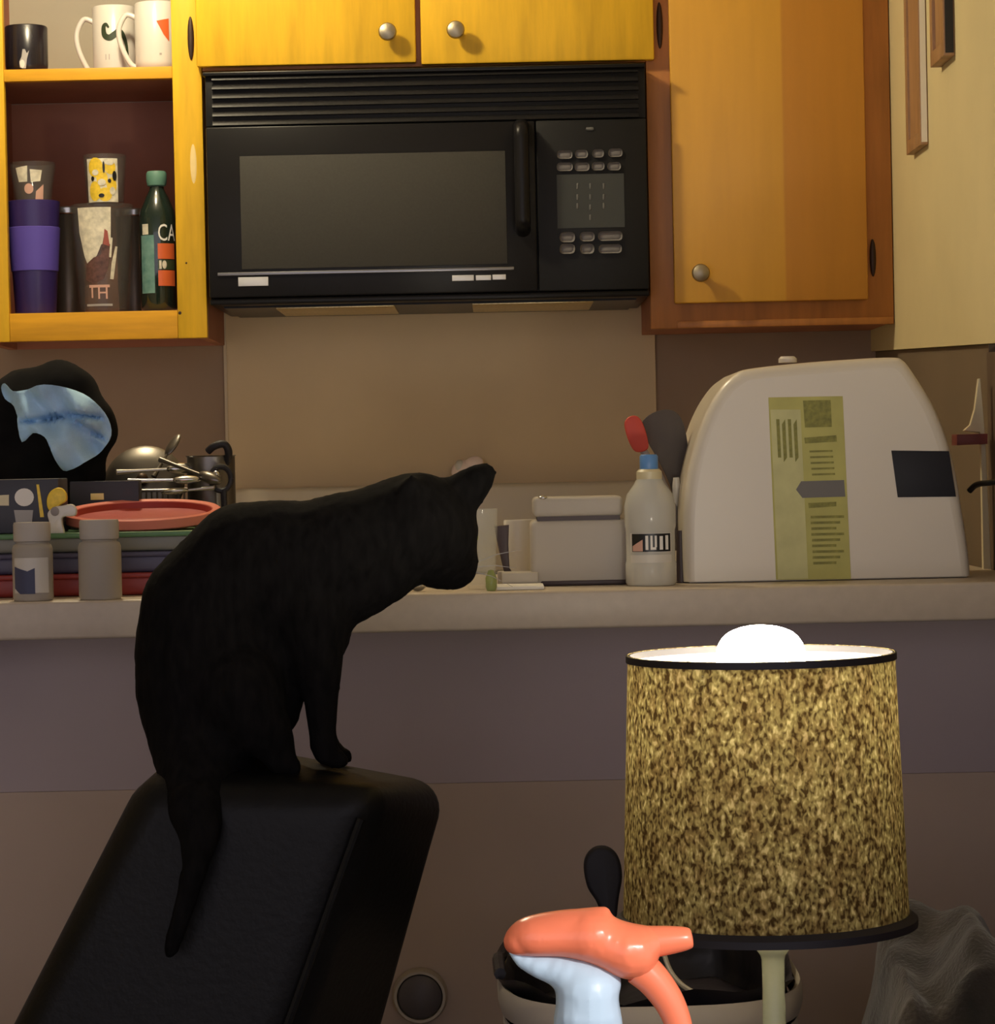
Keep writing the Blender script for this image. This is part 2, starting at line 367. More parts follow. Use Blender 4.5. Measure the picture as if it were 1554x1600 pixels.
def blob(name, spheres, vox, m, parent=None, iters=8, extra=None):
    """one continuous skin over a chain of balls: (centre, radius, scale)"""
    bm = bmesh.new()
    for c, r, s in spheres: ball(c, r, s, 16, 10, bm)
    if extra: extra(bm)
    me = bpy.data.meshes.new('tmp'); bm.to_mesh(me); bm.free(); o = bpy.data.objects.new('tmp', me); COL.objects.link(o)
    r = o.modifiers.new('r', 'REMESH'); r.mode = 'VOXEL'; r.voxel_size = vox
    s = o.modifiers.new('s', 'SMOOTH'); s.factor = 0.5; s.iterations = iters
    dg = bpy.context.evaluated_depsgraph_get(); dg.update()
    out = bpy.data.meshes.new_from_object(o.evaluated_get(dg)); bpy.data.objects.remove(o); bpy.data.meshes.remove(me)
    return add(name, out, m, parent, True, 180)
def chain(pts, k=5):
    """(u, v, r px, depth) joints -> dense balls"""
    out = []
    for a, b in zip(pts, pts[1:]):
        for i in range(k + 1):
            t = i / k; u, v, r, d = (a[j] + (b[j] - a[j]) * t for j in range(4))
            out.append((P(u, v, d), r * d / F, (1, 1, 1)))
    return out

# ================================================================== THE SETTING
CF = 4.945                 # cabinet face frames
WB = 5.265                 # back wall
XR = X(1394, 300, CF)      # right wall face
ZT, CEIL = 2.16, 2.42
struct('floor', box(-3, 3, -1.2, WB + .1, -.05, 0), 'floor')
struct('ceiling', box(-3, 3, -1.2, WB + .1, CEIL, CEIL + .05), 'ceil')
wb = struct('wall_back', box(-3, 3, WB, WB + .1, 0, CEIL), 'wallback', 'brown painted kitchen wall behind the counters')
zsoff = Z(1460, 541, 4.5)
def yprism(pts, x0, x1):
    t = prism([(y, z) for y, z in pts], x0, x1)
    for v in t.verts: v.co = Vector((v.co.y, v.co.x, v.co.z))
    bmesh.ops.recalc_face_normals(t, faces=t.faces[:]); return t
z49, z40 = Z(1400, 546, 4.9), Z(1540, 537, 4.04); zl_ = lambda y: z49 + (z40 - z49) * (4.9 - y) / .86
struct('wall_right', yprism([(2.0, zl_(2.0)), (WB, zl_(WB)), (WB, CEIL), (2.0, CEIL)], XR, XR + .12), 'wallright', 'cream painted side wall with two frames')
wl = struct('wall_right_lower', yprism([(4.06, 0), (WB, 0), (WB, zl_(WB) - .001), (4.06, zl_(4.06) - .001)], XR + .008, XR + .12), 'laminate', 'brown laminate lower part of the side wall')
struct('wall_right_end', yprism([(2.0, 0), (4.055, 0), (4.055, zl_(4.055) - .012), (2.0, zl_(2.0) - .012)], XR + .004, XR + .12), 'box_brown')
struct('wall_left', box(-3.1, -3, -1.2, WB, 0, CEIL), 'wallright')
# back wall panel behind the stove with its two seam strips
x0, x1 = X(355, 620, WB), X(1022, 620, WB)
zb = Z(690, 757, WB)
sp = struct('wall_panel', box(x0, x1, WB - .008, WB, .80, 1.62), 'splash', 'olive tan backsplash panel behind the stove')
struct('trim_1', box(x0 - .004, x0 + .001, WB - .011, WB, .80, 1.50), 'seam')
struct('trim_2', box(x1 - .001, x1 + .0025, WB - .0095, WB, .80, 1.50), 'splash')
# half wall under the peninsula counter
HW = 3.76
zs = Z(777, 1223, HW)
hw = struct('wall_half', box(-1.6, XR + .02, HW + .01, HW + .09, 0, Z(777, 984, 3.65)), 'halfwall', 'grey half wall under the counter')
struct('panel', box(-1.6, XR + .02, HW, HW + .01, zs + .0006, Z(777, 984, 3.65) - .001, .001), 'halfwall', None, hw)
struct('panel', box(-1.6, XR + .02, HW - .0006, HW + .01, 0.1, zs + .0005, .0005), 'halfwall2', None, hw)

# ================================================================== PENINSULA COUNTER
CT = Z(777, 925, 3.6)
ct = add('countertop', box(-1.6, XR - .003, 3.6, 4.2, Z(777, 985, 3.6), CT, .004, 3), 'counter')
tag(ct, 'long beige laminate countertop running across behind the cat and lamp', 'countertop')

# ================================================================== STOVE AND BACK COUNTERS
sx0, sx1 = X(360, 780, 5.19), X(1030, 780, 5.19)
st = thing('stove', 'almond stove whose back panel shows below the microwave', 'stove', ((sx0 + sx1) / 2, 4.9, 0))
add('body', box(sx0, sx1, 4.62, 5.25, 0, .90, .006), 'stove', st)
add('cooktop', box(sx0, sx1, 4.61, 5.25, .901, .915, .004), 'stove', st)
add('back_panel', box(sx0, sx1, 5.185, 5.25, .915, zb, .008, 3), 'stove', st)
for i, (dx, dy) in enumerate(((.18, 4.76), (.56, 4.76), (.18, 5.03), (.56, 5.03))):
    b = add('burner', lathe((sx0 + dx, dy, .916), [(.0, 0), (.09, 0), (.095, .006), (.07, .008), (0, .008)], 24), 'burner', st)
for s, (a, b) in enumerate(((-1.6, sx0 - .006), (sx1 + .006, XR - .002))):
    o = add('kitchen_counter', box(a, b, 4.62, WB - .002, .87, .91, .004), 'counter')
    tag(o, ('back kitchen counter left of the stove', 'back kitchen counter right of the stove')[s], 'countertop')
    o = thing('base_cabinet', ('base cabinet under the back counter left of the stove', 'base cabinet under the back counter right of the stove')[s], 'cabinet', ((a + b) / 2, 4.9, 0))
    add('body', box(a, b, 4.66, WB - .02, .1, .869), 'wood_dark', o); add('toe_kick', box(a, b, 4.72, WB - .02, 0, .1), 'black_trim', o)

# ================================================================== UPPER CABINETS
def knob(parent, u, v, d):
    c = P(u, v, d)
    prof = [(0, 0), (.0065, 0), (.006, .012), (.0085, .016), (.0145, .021), (.0155, .026), (.0135, .031), (.007, .034), (0, .0345)]
    t = lathe((0, 0, 0), prof, 24); bmesh.ops.transform(t, matrix=Matrix.Translation(c) @ Matrix.Rotation(R(90), 4, 'X'), verts=t.verts[:])
    return add('knob', t, 'knob', parent)
def hinge(parent, u, v, d, h=.05):
    c = P(u, v, d)
    t = ball((c.x, d - .002, c.z), 1, (.0055, .004, h / 2), 12, 10)
    return add('hinge', t, 'hinge', parent)

# --- left open cabinet
lx0, lx1, lx2, lx3 = X(-40, 300, CF), X(10, 300, CF), X(273, 300, CF), X(319, 300, CF)
lzb, lzr = Z(160, 531, CF), Z(160, 487, CF)
lzs1, lzs0 = Z(140, 106, CF), Z(140, 125, CF)
LC = thing('open_cabinet', 'honey wood wall cabinet without door holding mugs and cups', 'cabinet', ((lx0 + lx3) / 2, 5.1, lzb))
add('stile', box(lx0, lx1, CF, CF + .02, lzb, ZT, .0015), 'wood', LC)
stl = add('stile', box(lx2, lx3, CF, CF + .02, lzb, ZT, .0015), 'wood', LC)
add('bottom_rail', box(lx1, lx2, CF, CF + .02, lzb, lzr, .0015), 'wood_h', LC)
add('shelf', box(lx0 + .016, lx3 - .016, CF + .0205, WB - .012, lzs0 + .001, lzs1), 'wood_in', LC)
add('shelf_rail', box(lx1, lx2, CF, CF + .02, lzs0, lzs1, .0015), 'wood_h', LC)
add('side_panel', box(lx0, lx0 + .016, CF + .02, WB - .002, lzb, ZT), 'wood_in', LC)
add('side_panel', box(lx3 - .016, lx3, CF + .02, WB - .002, lzb, ZT), 'wood_in', LC)
add('floor_panel', box(lx0 + .016, lx3 - .016, CF + .02, WB - .012, lzr - .016, lzr), 'wood_in', LC)
add('back_panel', box(lx0 + .016, lx3 - .016, WB - .012, WB - .002, lzb, lzs0), 'wood_in', LC)
add('back_panel', box(lx0 + .016, lx3 - .016, WB - .012, WB - .002, lzs0, ZT - .02), 'cream_in', LC)['label'] = 'cream painted back of the upper shelf'
add('top_panel', box(lx0, lx3, CF, WB - .002, ZT - .016, ZT), 'wood', LC)
c = P(302, 256, CF)
add('bare_patch', ball((c.x, CF, c.z), 1, (.0055, .0008, .034), 12, 12), 'patch', stl)
hinge(LC, 298, 60, CF, .075)
for (u, v, r) in ((281, 489, .003), (291, 411, .0018)):
    c = P(u, v, CF); add('nail_hole', ball((c.x, CF, c.z), 1, (r, .0006, r), 10, 8), 'hinge', stl)

# --- cabinet above the microwave
mzb = Z(665, 104, CF)
mx0, mx1 = lx3 + .001, X(1012, 300, CF)
MC = thing('microwave_cabinet', 'honey wood wall cabinet with two doors above the microwave', 'cabinet', ((mx0 + mx1) / 2, 5.1, mzb))
add('frame', box(mx0, mx1, CF, CF + .02, mzb, ZT, .001), 'wood_dark', MC)
add('body', box(mx0, mx1, CF + .02, WB - .002, mzb + .01, ZT), 'wood_in', MC)
for (a, b, vb, ku, kv) in ((306, 649, 101, 606, 53), (657, 1021, 97, 712, 50)):
    d = add('door', box(X(a, 50, CF - .02), X(b, 50, CF - .02), CF - .021, CF - .002, Z((a + b) / 2, vb, CF - .02), ZT - .02, .003), 'wood', MC)
    knob(d, ku, kv, CF - .021)
hinge(MC, 1030, 40, CF, .08)

# --- right cabinet
rx0, rx1 = mx1 + .0005, XR - .0015
rzb = Z(1210, 510, CF)
RC = thing('wall_cabinet', 'tall honey brown wall cabinet with one door beside the cream wall', 'cabinet', ((rx0 + rx1) / 2, 5.1, rzb))
add('frame', box(rx0, rx1, CF, CF + .02, rzb, ZT, .002), 'wood_dark', RC)
add('bottom_rail', box(rx0 + .045, rx1 - .002, CF - .004, CF, rzb, rzb + .012, .001), 'wood_dark', RC)
add('body', box(rx0, rx1, CF + .02, WB - .002, rzb + .004, ZT), 'wood_in', RC)
rd = add('door', box(X(1049, 235, CF - .02), X(1352, 235, CF - .02), CF - .021, CF - .002, Z(1205, 471, CF - .02), ZT - .02, .003), 'veneer', RC)
knob(rd, 1093, 428, CF - .021); hinge(RC, 1363, 403, CF, .065)

# ================================================================== MICROWAVE
FY = CF - .06
qx0, qx1 = X(323, 290, FY), X(1011, 290, FY)
qz1, qz0 = Z(665, 106, FY), Z(665, 470, FY)
MW = thing('microwave', 'black over-the-range microwave oven mounted between the honey cabinets', 'microwave', ((qx0 + qx1) / 2, 5.05, qz0))
add('body', box(qx0, qx1, FY + .02, WB - .01, qz0, qz1 - .001, .004), 'mw_black', MW)
gz0 = Z(560, 193, FY)
gr = add('grille_back', box(qx0, qx1, FY + .006, FY + .02, gz0, qz1 - .001, .002), 'mw_panel', MW)
n = 6; hgt = (qz1 - gz0) / n
s0 = None
for i in range(n):
    z = gz0 + hgt * i
    if s0 is None:
        t = bmesh.new()
        pr = [(FY - .002, z + .001), (FY + .006, z + .0005), (FY + .006, z + hgt * .7), (FY + .003, z + hgt * .62)]
        L0 = [t.verts.new((qx0 + .012, y, zz)) for y, zz in pr]; L1 = [t.verts.new((qx1 - .012, y, zz)) for y, zz in pr]
        t.faces.new(L0); t.faces.new(L1[::-1])
        for k in range(4): t.faces.new((L0[k], L1[k], L1[(k + 1) % 4], L0[(k + 1) % 4]))
        bmesh.ops.recalc_face_normals(t, faces=t.faces[:])
        bmesh.ops.bevel(t, geom=[e for e in t.edges if e.calc_length() > .3], offset=.0012, segments=2, profile=.5, affect='EDGES')
        s0 = add('slat', t, 'mw_black', gr)
    else: dup(s0, (0, 0, hgt * i), gr)
add('top_trim', box(qx0 - .003, qx1, FY - .004, FY + .02, qz1 - .007, qz1, .002), 'mw_black', MW)
dx1 = X(838, 300, FY)
dr = add('door', box(qx0, dx1 - .001, FY, FY + .0195, qz0 + .012, gz0 - .001, .003), 'mw_black', MW)
add('window', box(X(376, 330, FY), X(791, 330, FY), FY - .0012, FY + .002, Z(580, 417, FY), Z(580, 240, FY), .001), 'mw_glass', dr)
z = Z(580, 424, FY); add('silver_strip', box(X(340, 424, FY), X(803, 424, FY), FY - .0035, FY, z - .0028, z + .0028, .001), 'mw_trim', dr)
for (a, b, va, vb) in ((372, 419, 433, 447), (706, 740, 430, 439), (743, 767, 430, 438), (769, 790, 429, 437)):
    add('badge', box(X(a, va, FY), X(b, va, FY), FY - .0015, FY, Z((a + b) / 2, vb, FY), Z((a + b) / 2, va, FY), .0005), 'badge', dr)
hx = X(815, 270, FY)
hp = [(hx, FY + .002, Z(815, 196, FY)), (hx, FY - .030, Z(815, 205, FY)), (hx, FY - .034, Z(815, 240, FY)), (hx, FY - .034, Z(815, 330, FY)), (hx, FY - .030, Z(815, 352, FY)), (hx, FY + .002, Z(815, 360, FY))]
h = tube(spline(hp, 6), .0115, 14); bmesh.ops.scale(h, vec=(1.15, 1, 1), space=Matrix.Translation((-hx, 0, 0)), verts=h.verts[:])
add('handle', h, 'mw_black', dr)
cp = add('control_panel', box(dx1 + .001, qx1, FY, FY + .0195, qz0 + .012, gz0 - .001, .003), 'mw_panel', MW)
add('keypad', box(X(870, 310, FY), X(975, 310, FY), FY - .0008, FY + .001, Z(922, 356, FY), Z(922, 272, FY)), 'keypad', cp)
def rk(u, v, wpx, hpx, name='key', m='key'):
    c = P(u, v, FY); return add(name, box(c.x - wpx / 2 / 921, c.x + wpx / 2 / 921, FY - .0016, FY + .001, c.z - hpx / 2 / 921, c.z + hpx / 2 / 921, min(hpx, wpx) * .4 / 921, 3), m, cp)
for (u, v, a) in ((882, 242, 24), (908, 241, 20), (934, 240, 18), (961, 239, 22), (882, 261, 25), (909, 261, 23), (934, 260, 20), (959, 260, 21)): rk(u, v, a, 13)
for (u, v, a, b) in ((886, 371, 24, 16), (917, 370, 23, 15), (953, 369, 38, 15), (886, 389, 24, 16), (917, 389, 22, 16), (953, 389, 36, 14)): rk(u, v, a, b)
for (u, vs) in ((902, (291, 308, 322)), (922, (291, 308, 324, 340)), (943, (291, 308, 322))):
    for v in vs: rk(u, v, 4, 10, 'digit_mark', 'keyline')
rk(921, 201, 13, 6, 'display_mark', 'keyline')
ub = add('underside', box(qx0 + .02, qx1 - .02, FY + .05, WB - .02, qz0 - .003, qz0 + .001), 'mw_black', MW)
for (a, b) in ((435, 618), (738, 925)):
    add('grease_filter', box(X(a, 480, 5.0), X(b, 480, 5.0), 4.93, 5.17, qz0 - .006, qz0 - .003, .001), 'filter', ub)
add('lower_lip', box(qx0, qx1, FY + .004, FY + .02, qz0, qz0 + .011, .003), 'mw_black', MW)

# ================================================================== THINGS IN THE OPEN CABINET
SZ = lzs1                    # upper shelf
def mug(name, label, u, d, wpx, htop, m='ceramic', handle=True, group=None):
    c = P(u, 100, d); c.z = SZ; k = d / F; r = wpx / 2 * k; h = Z(u, htop, d) - SZ
    t = thing(name, label, 'mug', c, group)
    add('body', lathe(c, [(0, .001), (r * .86, .001), (r * .97, .006), (r, .014), (r, h - .002), (r - .0015, h), (r - .003, h - .002), (r - .004, .01), (0, .008)], 40), m, t)
    if handle:
        hh = h * .9; x = c.x - r + .002
        pts = [(x, c.y, c.z + h * .80), (x - r * .45, c.y, c.z + h * .84), (x - r * .78, c.y, c.z + h * .64), (x - r * .70, c.y, c.z + h * .40), (x - r * .30, c.y, c.z + h * .13), (x + .001, c.y, c.z + h * .06)]
        add('handle', tube(spline(pts, 6), .0048, 10), m, t)
    return t, c, r, h
t, c, r, h = mug('mug', 'white mug with a black curled moustache print', 180, 5.08, 68, 12)
pts = [tuple(p)[:2] for p in spline([(-.005, h * .67, 0), (-.010, h * .72, 0), (-.0145, h * .68, 0), (-.013, h * .57, 0), (-.004, h * .53, 0), (.006, h * .58, 0), (.013, h * .62, 0), (.020, h * .56, 0), (.026, h * .42, 0), (.029, h * .2, 0)], 5)]
wd = [.003 + .008 * math.sin(math.pi * min(1, max(0, i / (len(pts) - 1)))) for i in range(len(pts))]
add('moustache_print', wpoly(strip2d(pts, wd), c, r), 'green_ink', t)
add('letter_marks', wpoly([rect2d(-.012, -.0105, h * .22, h * .30), rect2d(-.006, -.0045, h * .22, h * .30)], c, r), 'grey_print', t)
t, c, r, h = mug('mug', 'white mug with an orange print, half behind the cabinet stile', 246, 5.008, 68, 6)
add('orange_print', wpoly([[(.004, h * .70), (.026, h * .74), (.026, h * .40), (.016, h * .50)]], c, r), 'orange_ink', t)
add('letter_marks', wpoly([rect2d(.008, .012, h * .20, h * .23)], c, r), 'grey_print', t)
t, c, r, h = mug('cup', 'short black cup with a grey print on the upper cabinet shelf', 42, 5.0, 66, 42, 'black_c', False)
add('white_print', wpoly([[(-.006, .006), (-.002, .004), (.004, .004), (.006, .02), (.010, .035), (.006, .03), (.003, .037), (.001, .03), (-.001, .037), (-.003, .024), (-.007, .016)]], c, r), 'grey_print', t)
add('white_spot', wpoly([disc2d(-.002, .012, .0045, .007)], c, r + .0004), 'ceramic', t)

BZ = lzr                     # cabinet floor
# purple tumbler with a small printed glass in it
d = 5.0; k = d / F; c = P(56, 480, d); c.z = BZ
h = Z(56, 315, d) - BZ
t = thing('tumbler', 'dark purple tumbler with a lighter purple grip band', 'tumbler', c)
r0, r1 = 31 * k, 41 * k
add('body', lathe(c, [(0, .001), (r0, .001), (r0 + .001, .004), (r1, h - .001), (r1 - .002, h), (r1 - .003, h - .002), (r0 - .003, .006), (0, .005)], 40), 'purple', t)
b0, b1 = Z(56, 425, d) - BZ, Z(56, 356, d) - BZ
rr = lambda z: r0 + (r1 - r0) * z / h
add('grip_band', lathe(c, [(rr(b0), b0), (rr(b0) + .002, b0 + .001), (rr(b1) + .002, b1 - .001), (rr(b1), b1)], 40), 'purple_band', t)
def tumbler_glass(name, label, c, r0, r1, h, m, prints, cat='glass', wall=.002):
    t = thing(name, label, cat, c)
    add('body', lathe(c, [(0, .0005), (r0 * .9, .0005), (r0, .003), (r1, h - .001), (r1 - wall / 2, h), (r1 - wall, h - .001), (r0 - wall, .007), (0, .006)], 40), m, t)
    for nm, polys, pm, off in prints:
        add(nm, wpoly(polys, c, r0, 0, .0005 + off, r1, h), pm, t)
    return t
g = c.copy(); g.z = BZ + h - .012; gh = Z(56, 255, d) - g.z
tumbler_glass('shot_glass', 'small clear glass with pale and peach print nested in the purple tumbler', g, 27 * k, 36 * k, gh, 'smoke', [
    ('pale_print', [[(-.026, gh * .86), (-.020, gh * .55), (-.004, gh * .55), (-.003, gh * .9)], [(.001, gh * .82), (.022, gh * .80), (.018, gh * .56), (.002, gh * .54)]], 'cream_ink', 0),
    ('peach_print', [disc2d(-.002, gh * .40, .008, .009), [(.008, gh * .1), (.022, gh * .1), (.024, gh * .5), (.010, gh * .34)]], 'pink_ink', 0)])
# big clear glass with a dark rooster-like print, small yellow glass on top
d = 4.995; k = d / F; c = P(163, 480, d); c.z = BZ; h = Z(163, 321, d) - BZ; H = h
tumbler_glass('pint_glass', 'clear pint glass with dark printed picture on the cabinet floor', c, 38 * k, 49 * k, h, 'smoke', [
    ('pale_field', [[(-.040, h * .96), (-.038, h * .74), (-.028, h * .52), (-.020, h * .42), (-.004, h * .52), (.004, h * .62), (.012, h * .70), (.020, h * .62), (.022, h * .96)]], 'cream_ink', 0),
    ('dark_bird', [[(-.026, h * .30), (-.024, h * .44), (-.010, h * .50), (.002, h * .52), (.008, h * .68), (.014, h * .72), (.018, h * .55), (.014, h * .40), (.006, h * .30), (-.012, h * .26)]], 'brown_ink', .0004),
    ('red_comb', [[(.007, h * .62), (.010, h * .76), (.015, h * .74), (.018, h * .60)]], 'rust_ink', .0008),
    ('pale_feathers', [strip2d([(.020, h * .3), (.024, h * .45), (.030, h * .6)], [.006, .007, .004])[i] for i in range(2)] + [strip2d([(.018, h * .5), (.022, h * .68)], [.004, .003])[0]], 'cream_ink', .0004),
    ('letters', [rect2d(-.020, .016, h * .225, h * .25), rect2d(-.016, -.013, h * .13, h * .225), rect2d(-.004, -.001, h * .12, h * .225), rect2d(.009, .012, h * .12, h * .225), rect2d(-.001, .009, h * .17, h * .185)], 'pink_ink', 0),
    ('base_shine', [rect2d(-.026, .020, h * .055, h * .075)], 'grey_print', 0)])
c2 = c.copy(); c2.z = BZ + H + .0005; gh = Z(163, 243, d) - c2.z; c2.x = X(164, 280, d)
ys = [disc2d(-.012, gh * .72, .014, gh * .2), disc2d(-.014, gh * .25, .011, gh * .2), disc2d(.014, gh * .72, .010, gh * .14), disc2d(.004, gh * .18, .012, gh * .14), disc2d(.016, gh * .36, .009, gh * .16), disc2d(-.0005, gh * .5, .010, gh * .16)]
tumbler_glass('yellow_glass', 'small glass with yellow and black blotch print standing on the pint glass', c2, 29 * k, 34 * k, gh, 'smoke', [
    ('pale_field', [rect2d(-.030, .028, gh * .03, gh * .90)], 'cream_ink', -.0003),
    ('yellow_print', ys, 'yellow_ink', 0),
    ('cream_print', [disc2d(-.001, gh * .42, .007, gh * .07), disc2d(.013, gh * .82, .008, gh * .06), disc2d(.017, gh * .25, .005, gh * .08), disc2d(-.012, gh * .62, .006, gh * .06)], 'cream_ink', .0005),
    ('dark_print', [disc2d(.021, gh * .55, .004, gh * .10), disc2d(.003, gh * .72, .002, gh * .12), disc2d(-.017, gh * .5, .003, gh * .05), disc2d(-.002, gh * .16, .005, gh * .04), disc2d(.012, gh * .45, .003, gh * .04)], 'black_ink', .0009)])
# steel handled mugs behind
for i, (u, lab) in enumerate(((108, 'steel travel mug behind the purple tumbler and pint glass'), (211, 'steel travel mug behind the pint glass and green bottle'))):
    d = 5.13; c = P(u, 480, d); c.z = BZ; hh = Z(u, 325 + i * 3, d) - BZ
    t = thing('travel_mug', lab, 'mug', c, 'steel travel mugs')
    add('body', lathe(c, [(0, .001), (.026, .001), (.028, .01), (.031, hh - .012), (.0325, hh - .01), (.0325, hh), (.029, hh), (.027, .01), (0, .01)], 32), 'steel_dark', t)
    add('rim', lathe(c, [(.032, hh - .013), (.034, hh - .011), (.034, hh - .002), (.032, hh)], 32), 'steel', t)
# dark green bottle with a teal cap
d = 5.002; k = d / F; c = P(249, 480, d); c.z = BZ; h = Z(249, 268, d) - BZ; r = 29 * k
t = thing('bottle', 'dark green bottle with teal cap and orange lettered label', 'bottle', c)
add('body', lathe(c, [(0, .001), (r * .9, .001), (r, .006), (r, h * .66), (r * .92, h * .72), (r * .60, h * .82), (r * .40, h * .87), (r * .36, h * .93), (0, h * .935)], 40), 'bottle_green', t)
add('cap', lathe(c, [(r * .37, h * .89), (r * .50, h * .90), (r * .55, h * .93), (r * .55, h * .985), (r * .48, h), (0, h)], 30), 'teal', t)
add('teal_label', wpoly([rect2d(-.030, -.003, h * .13, h * .54)], c, r), 'teal_l', t)
add('label_tab', wpoly([rect2d(-.026, -.013, h * .545, h * .62)], c, r), 'cream_ink', t)
add('orange_label', wpoly([rect2d(.003, .036, h * .18, h * .29), rect2d(.003, .036, h * .37, h * .48)], c, r), 'orange_ink', t)
add('lettering_ground', wpoly([rect2d(.003, .036, h * .295, h * .365)], c, r), 'green_ink', t)
add('pale_marks', wpoly([rect2d(.005, .009, h * .30, h * .36), disc2d(.014, h * .33, .004, h * .03)], c, r, 0, .0009), 'cream_ink', t)
cu = bpy.data.curves.new('txt', 'FONT'); cu.body = 'CA'; cu.size = h * .17; cu.resolution_u = 3
to = bpy.data.objects.new('txt', cu); COL.objects.link(to); dg = bpy.context.evaluated_depsgraph_get()
me = bpy.data.meshes.new_from_object(to.evaluated_get(dg)); bpy.data.objects.remove(to)
for v in me.vertices:
    a = (v.co.x * .62 + .003) / r; z = v.co.y + h * .50
    v.co = Vector((c.x + (r + .0008) * math.sin(a), c.y - (r + .0008) * math.cos(a), c.z + z))
add('lettering', me, 'paper', t, False)

# ================================================================== PICTURE FRAMES ON THE SIDE WALL
def frame(label, un, uf, vb, fm, em, th):
    yn = XR * F / (un - CX); yf = (XR - th) * F / (uf - CX)
    zb_ = Z((un + uf) / 2, vb, (yn + yf) / 2); zt = zb_ + .42
    t = thing('picture_frame', label, 'picture frame', (XR - th / 2, (yn + yf) / 2, zb_), 'frames on the side wall')
    w_ = .022
    for a, b, z0, z1 in ((yn, yn + w_, zb_, zt), (yf - w_, yf, zb_, zt), (yn + w_, yf - w_, zb_, zb_ + w_), (yn + w_, yf - w_, zt - w_, zt)):
        add('frame_bar', box(XR - th, XR - .0005, a, b, z0, z1, .001), fm, t)
    add('picture', box(XR - th * .7, XR - .001, yn + w_, yf - w_, zb_ + w_, zt - w_), 'frame_brown', t)
    add('frame_edge', box(XR - th * .85, XR - .002, yn - .0012, yn, zb_ + .004, zt - .004), em, t)
frame('brown picture frame with a pale edge nearer the wall cabinet', 1461, 1426, 234, 'frame_brown', 'frame_edge', .013)
frame('brown picture frame with a black edge, nearer the photo corner', 1505, 1466, 96, 'frame_brown', 'frame_black', .017)

# small fittings at the end of the side wall
def pz(poly, d): return [(P(u, v, d).x, P(u, v, d).z) for u, v in poly]
yy = 4.03
o = struct('trim_3', prism(pz([(1526, 592), (1529, 592), (1536, 675), (1547, 912), (1534, 912), (1530, 700), (1528, 676), (1503, 673), (1513, 664), (1520, 640)], yy), yy - .012, yy, .001), 'trimcream', 'pale tapered trim at the end of the laminate wall')
o = add('ledge_strip', prism(pz([(1489, 679), (1537, 678), (1537, 694), (1489, 696)], yy), yy - .03, yy + .015, .001), 'redstrip')
tag(o, 'small dark red strip on the wall right of the white appliance', 'strip')
o = add('power_cable', tube(spline([P(1514, 767, 3.93), P(1524, 758, 3.92), P(1540, 755, 3.90), P(1575, 756, 3.88), P(1600, 800, 3.88), Vector((P(1590, 925, 3.88).x, 3.88, CT + .004))], 6), .0042, 10), 'cable')
tag(o, 'black cable end poking in beside the white appliance', 'cable')

# ================================================================== WHITE APPLIANCE
AY = 3.73
outl = [(1069, 916), (1067, 860), (1067, 800), (1073, 745), (1088, 685), (1106, 638), (1128, 603), (1148, 585), (1170, 576), (1250, 567), (1330, 561), (1393, 558), (1413, 563), (1432, 588), (1459, 632), (1479, 680), (1494, 735), (1505, 800), (1514, 860), (1519, 916)]
pts = pz(outl, AY); sm = [(p.x, p.y) for p in spline([(x, z, 0) for x, z in pts], 5)]
sm = [(x, max(z, CT + .002)) for x, z in sm]
sm = [p for q, p in enumerate(sm) if q in (0, len(sm) - 1) or p[1] > CT + .004]
A = thing('appliance', 'white rounded countertop appliance with green label and dark screen', 'appliance', (X(1290, 900, AY), AY + .14, CT))
bmx = bmesh.new(); rb_ = .016; rings = []; N_ = len(sm)
cx_, cz_ = sum(p[0] for p in sm) / N_, CT + .12
nrm = [((cx_ - x) / math.hypot(cx_ - x, cz_ - z), (cz_ - z) / math.hypot(cx_ - x, cz_ - z)) for x, z in sm]
def ring_at(inset, y): return [bmx.verts.new((x + nx_ * inset, y, z if z < CT + .0035 else z + nz_ * inset)) for (x, z), (nx_, nz_) in zip(sm, nrm)]
rings.append(ring_at(rb_, AY + .27)); rings.append(ring_at(0, AY + .27 - rb_))
for q in range(7): rings.append(ring_at(rb_ * (1 - math.cos(q * math.pi / 12)), AY + rb_ * (1 - math.sin(q * math.pi / 12))))
for a, b in zip(rings, rings[1:]):
    for q in range(N_): bmx.faces.new((a[q], a[(q + 1) % N_], b[(q + 1) % N_], b[q]))
for rg_ in (rings[0], rings[-1]):
    cv = bmx.verts.new((cx_, rg_[0].co.y, cz_))
    for q in range(N_): bmx.faces.new((rg_[q], rg_[(q + 1) % N_], cv))
bmesh.ops.remove_doubles(bmx, verts=bmx.verts[:], dist=1e-6); bmesh.ops.recalc_face_normals(bmx, faces=bmx.faces[:])
o = add('body', bmx, 'white_pl', A, True, 50)
for p in o.data.polygons:
    if abs(p.normal.y) > .999: p.use_smooth = False
add('base', box(X(1078, 914, AY), X(1512, 914, AY), AY + .01, AY + .26, CT + .0005, CT + .003), 'white_pl', A)
c = P(1230, 563, AY + .05); add('top_button', lathe((c.x, c.y, c.z - .003), [(0, 0), (.012, 0), (.012, .005), (.009, .008), (0, .008)], 20), 'white_pl', A)
add('screen', prism(smooth_poly(pz([(1392, 704), (1482, 705), (1493, 776), (1402, 777)], AY), 1), AY - .002, AY + .004, .0008), 'dark_scr', A)
lb = add('energy_label', prism(pz([(1200, 621), (1316, 619), (1329, 905), (1212, 906)], AY), AY - .0010, AY + .002), 'label_green', A, False)
def lmark(nm, poly, m, off=.0016): add(nm, prism(pz(poly, AY), AY - off, AY), m, lb, False)
lmark('pale_column', [(1203, 640), (1250, 640), (1262, 904), (1215, 905)], 'label_pale', .0013)
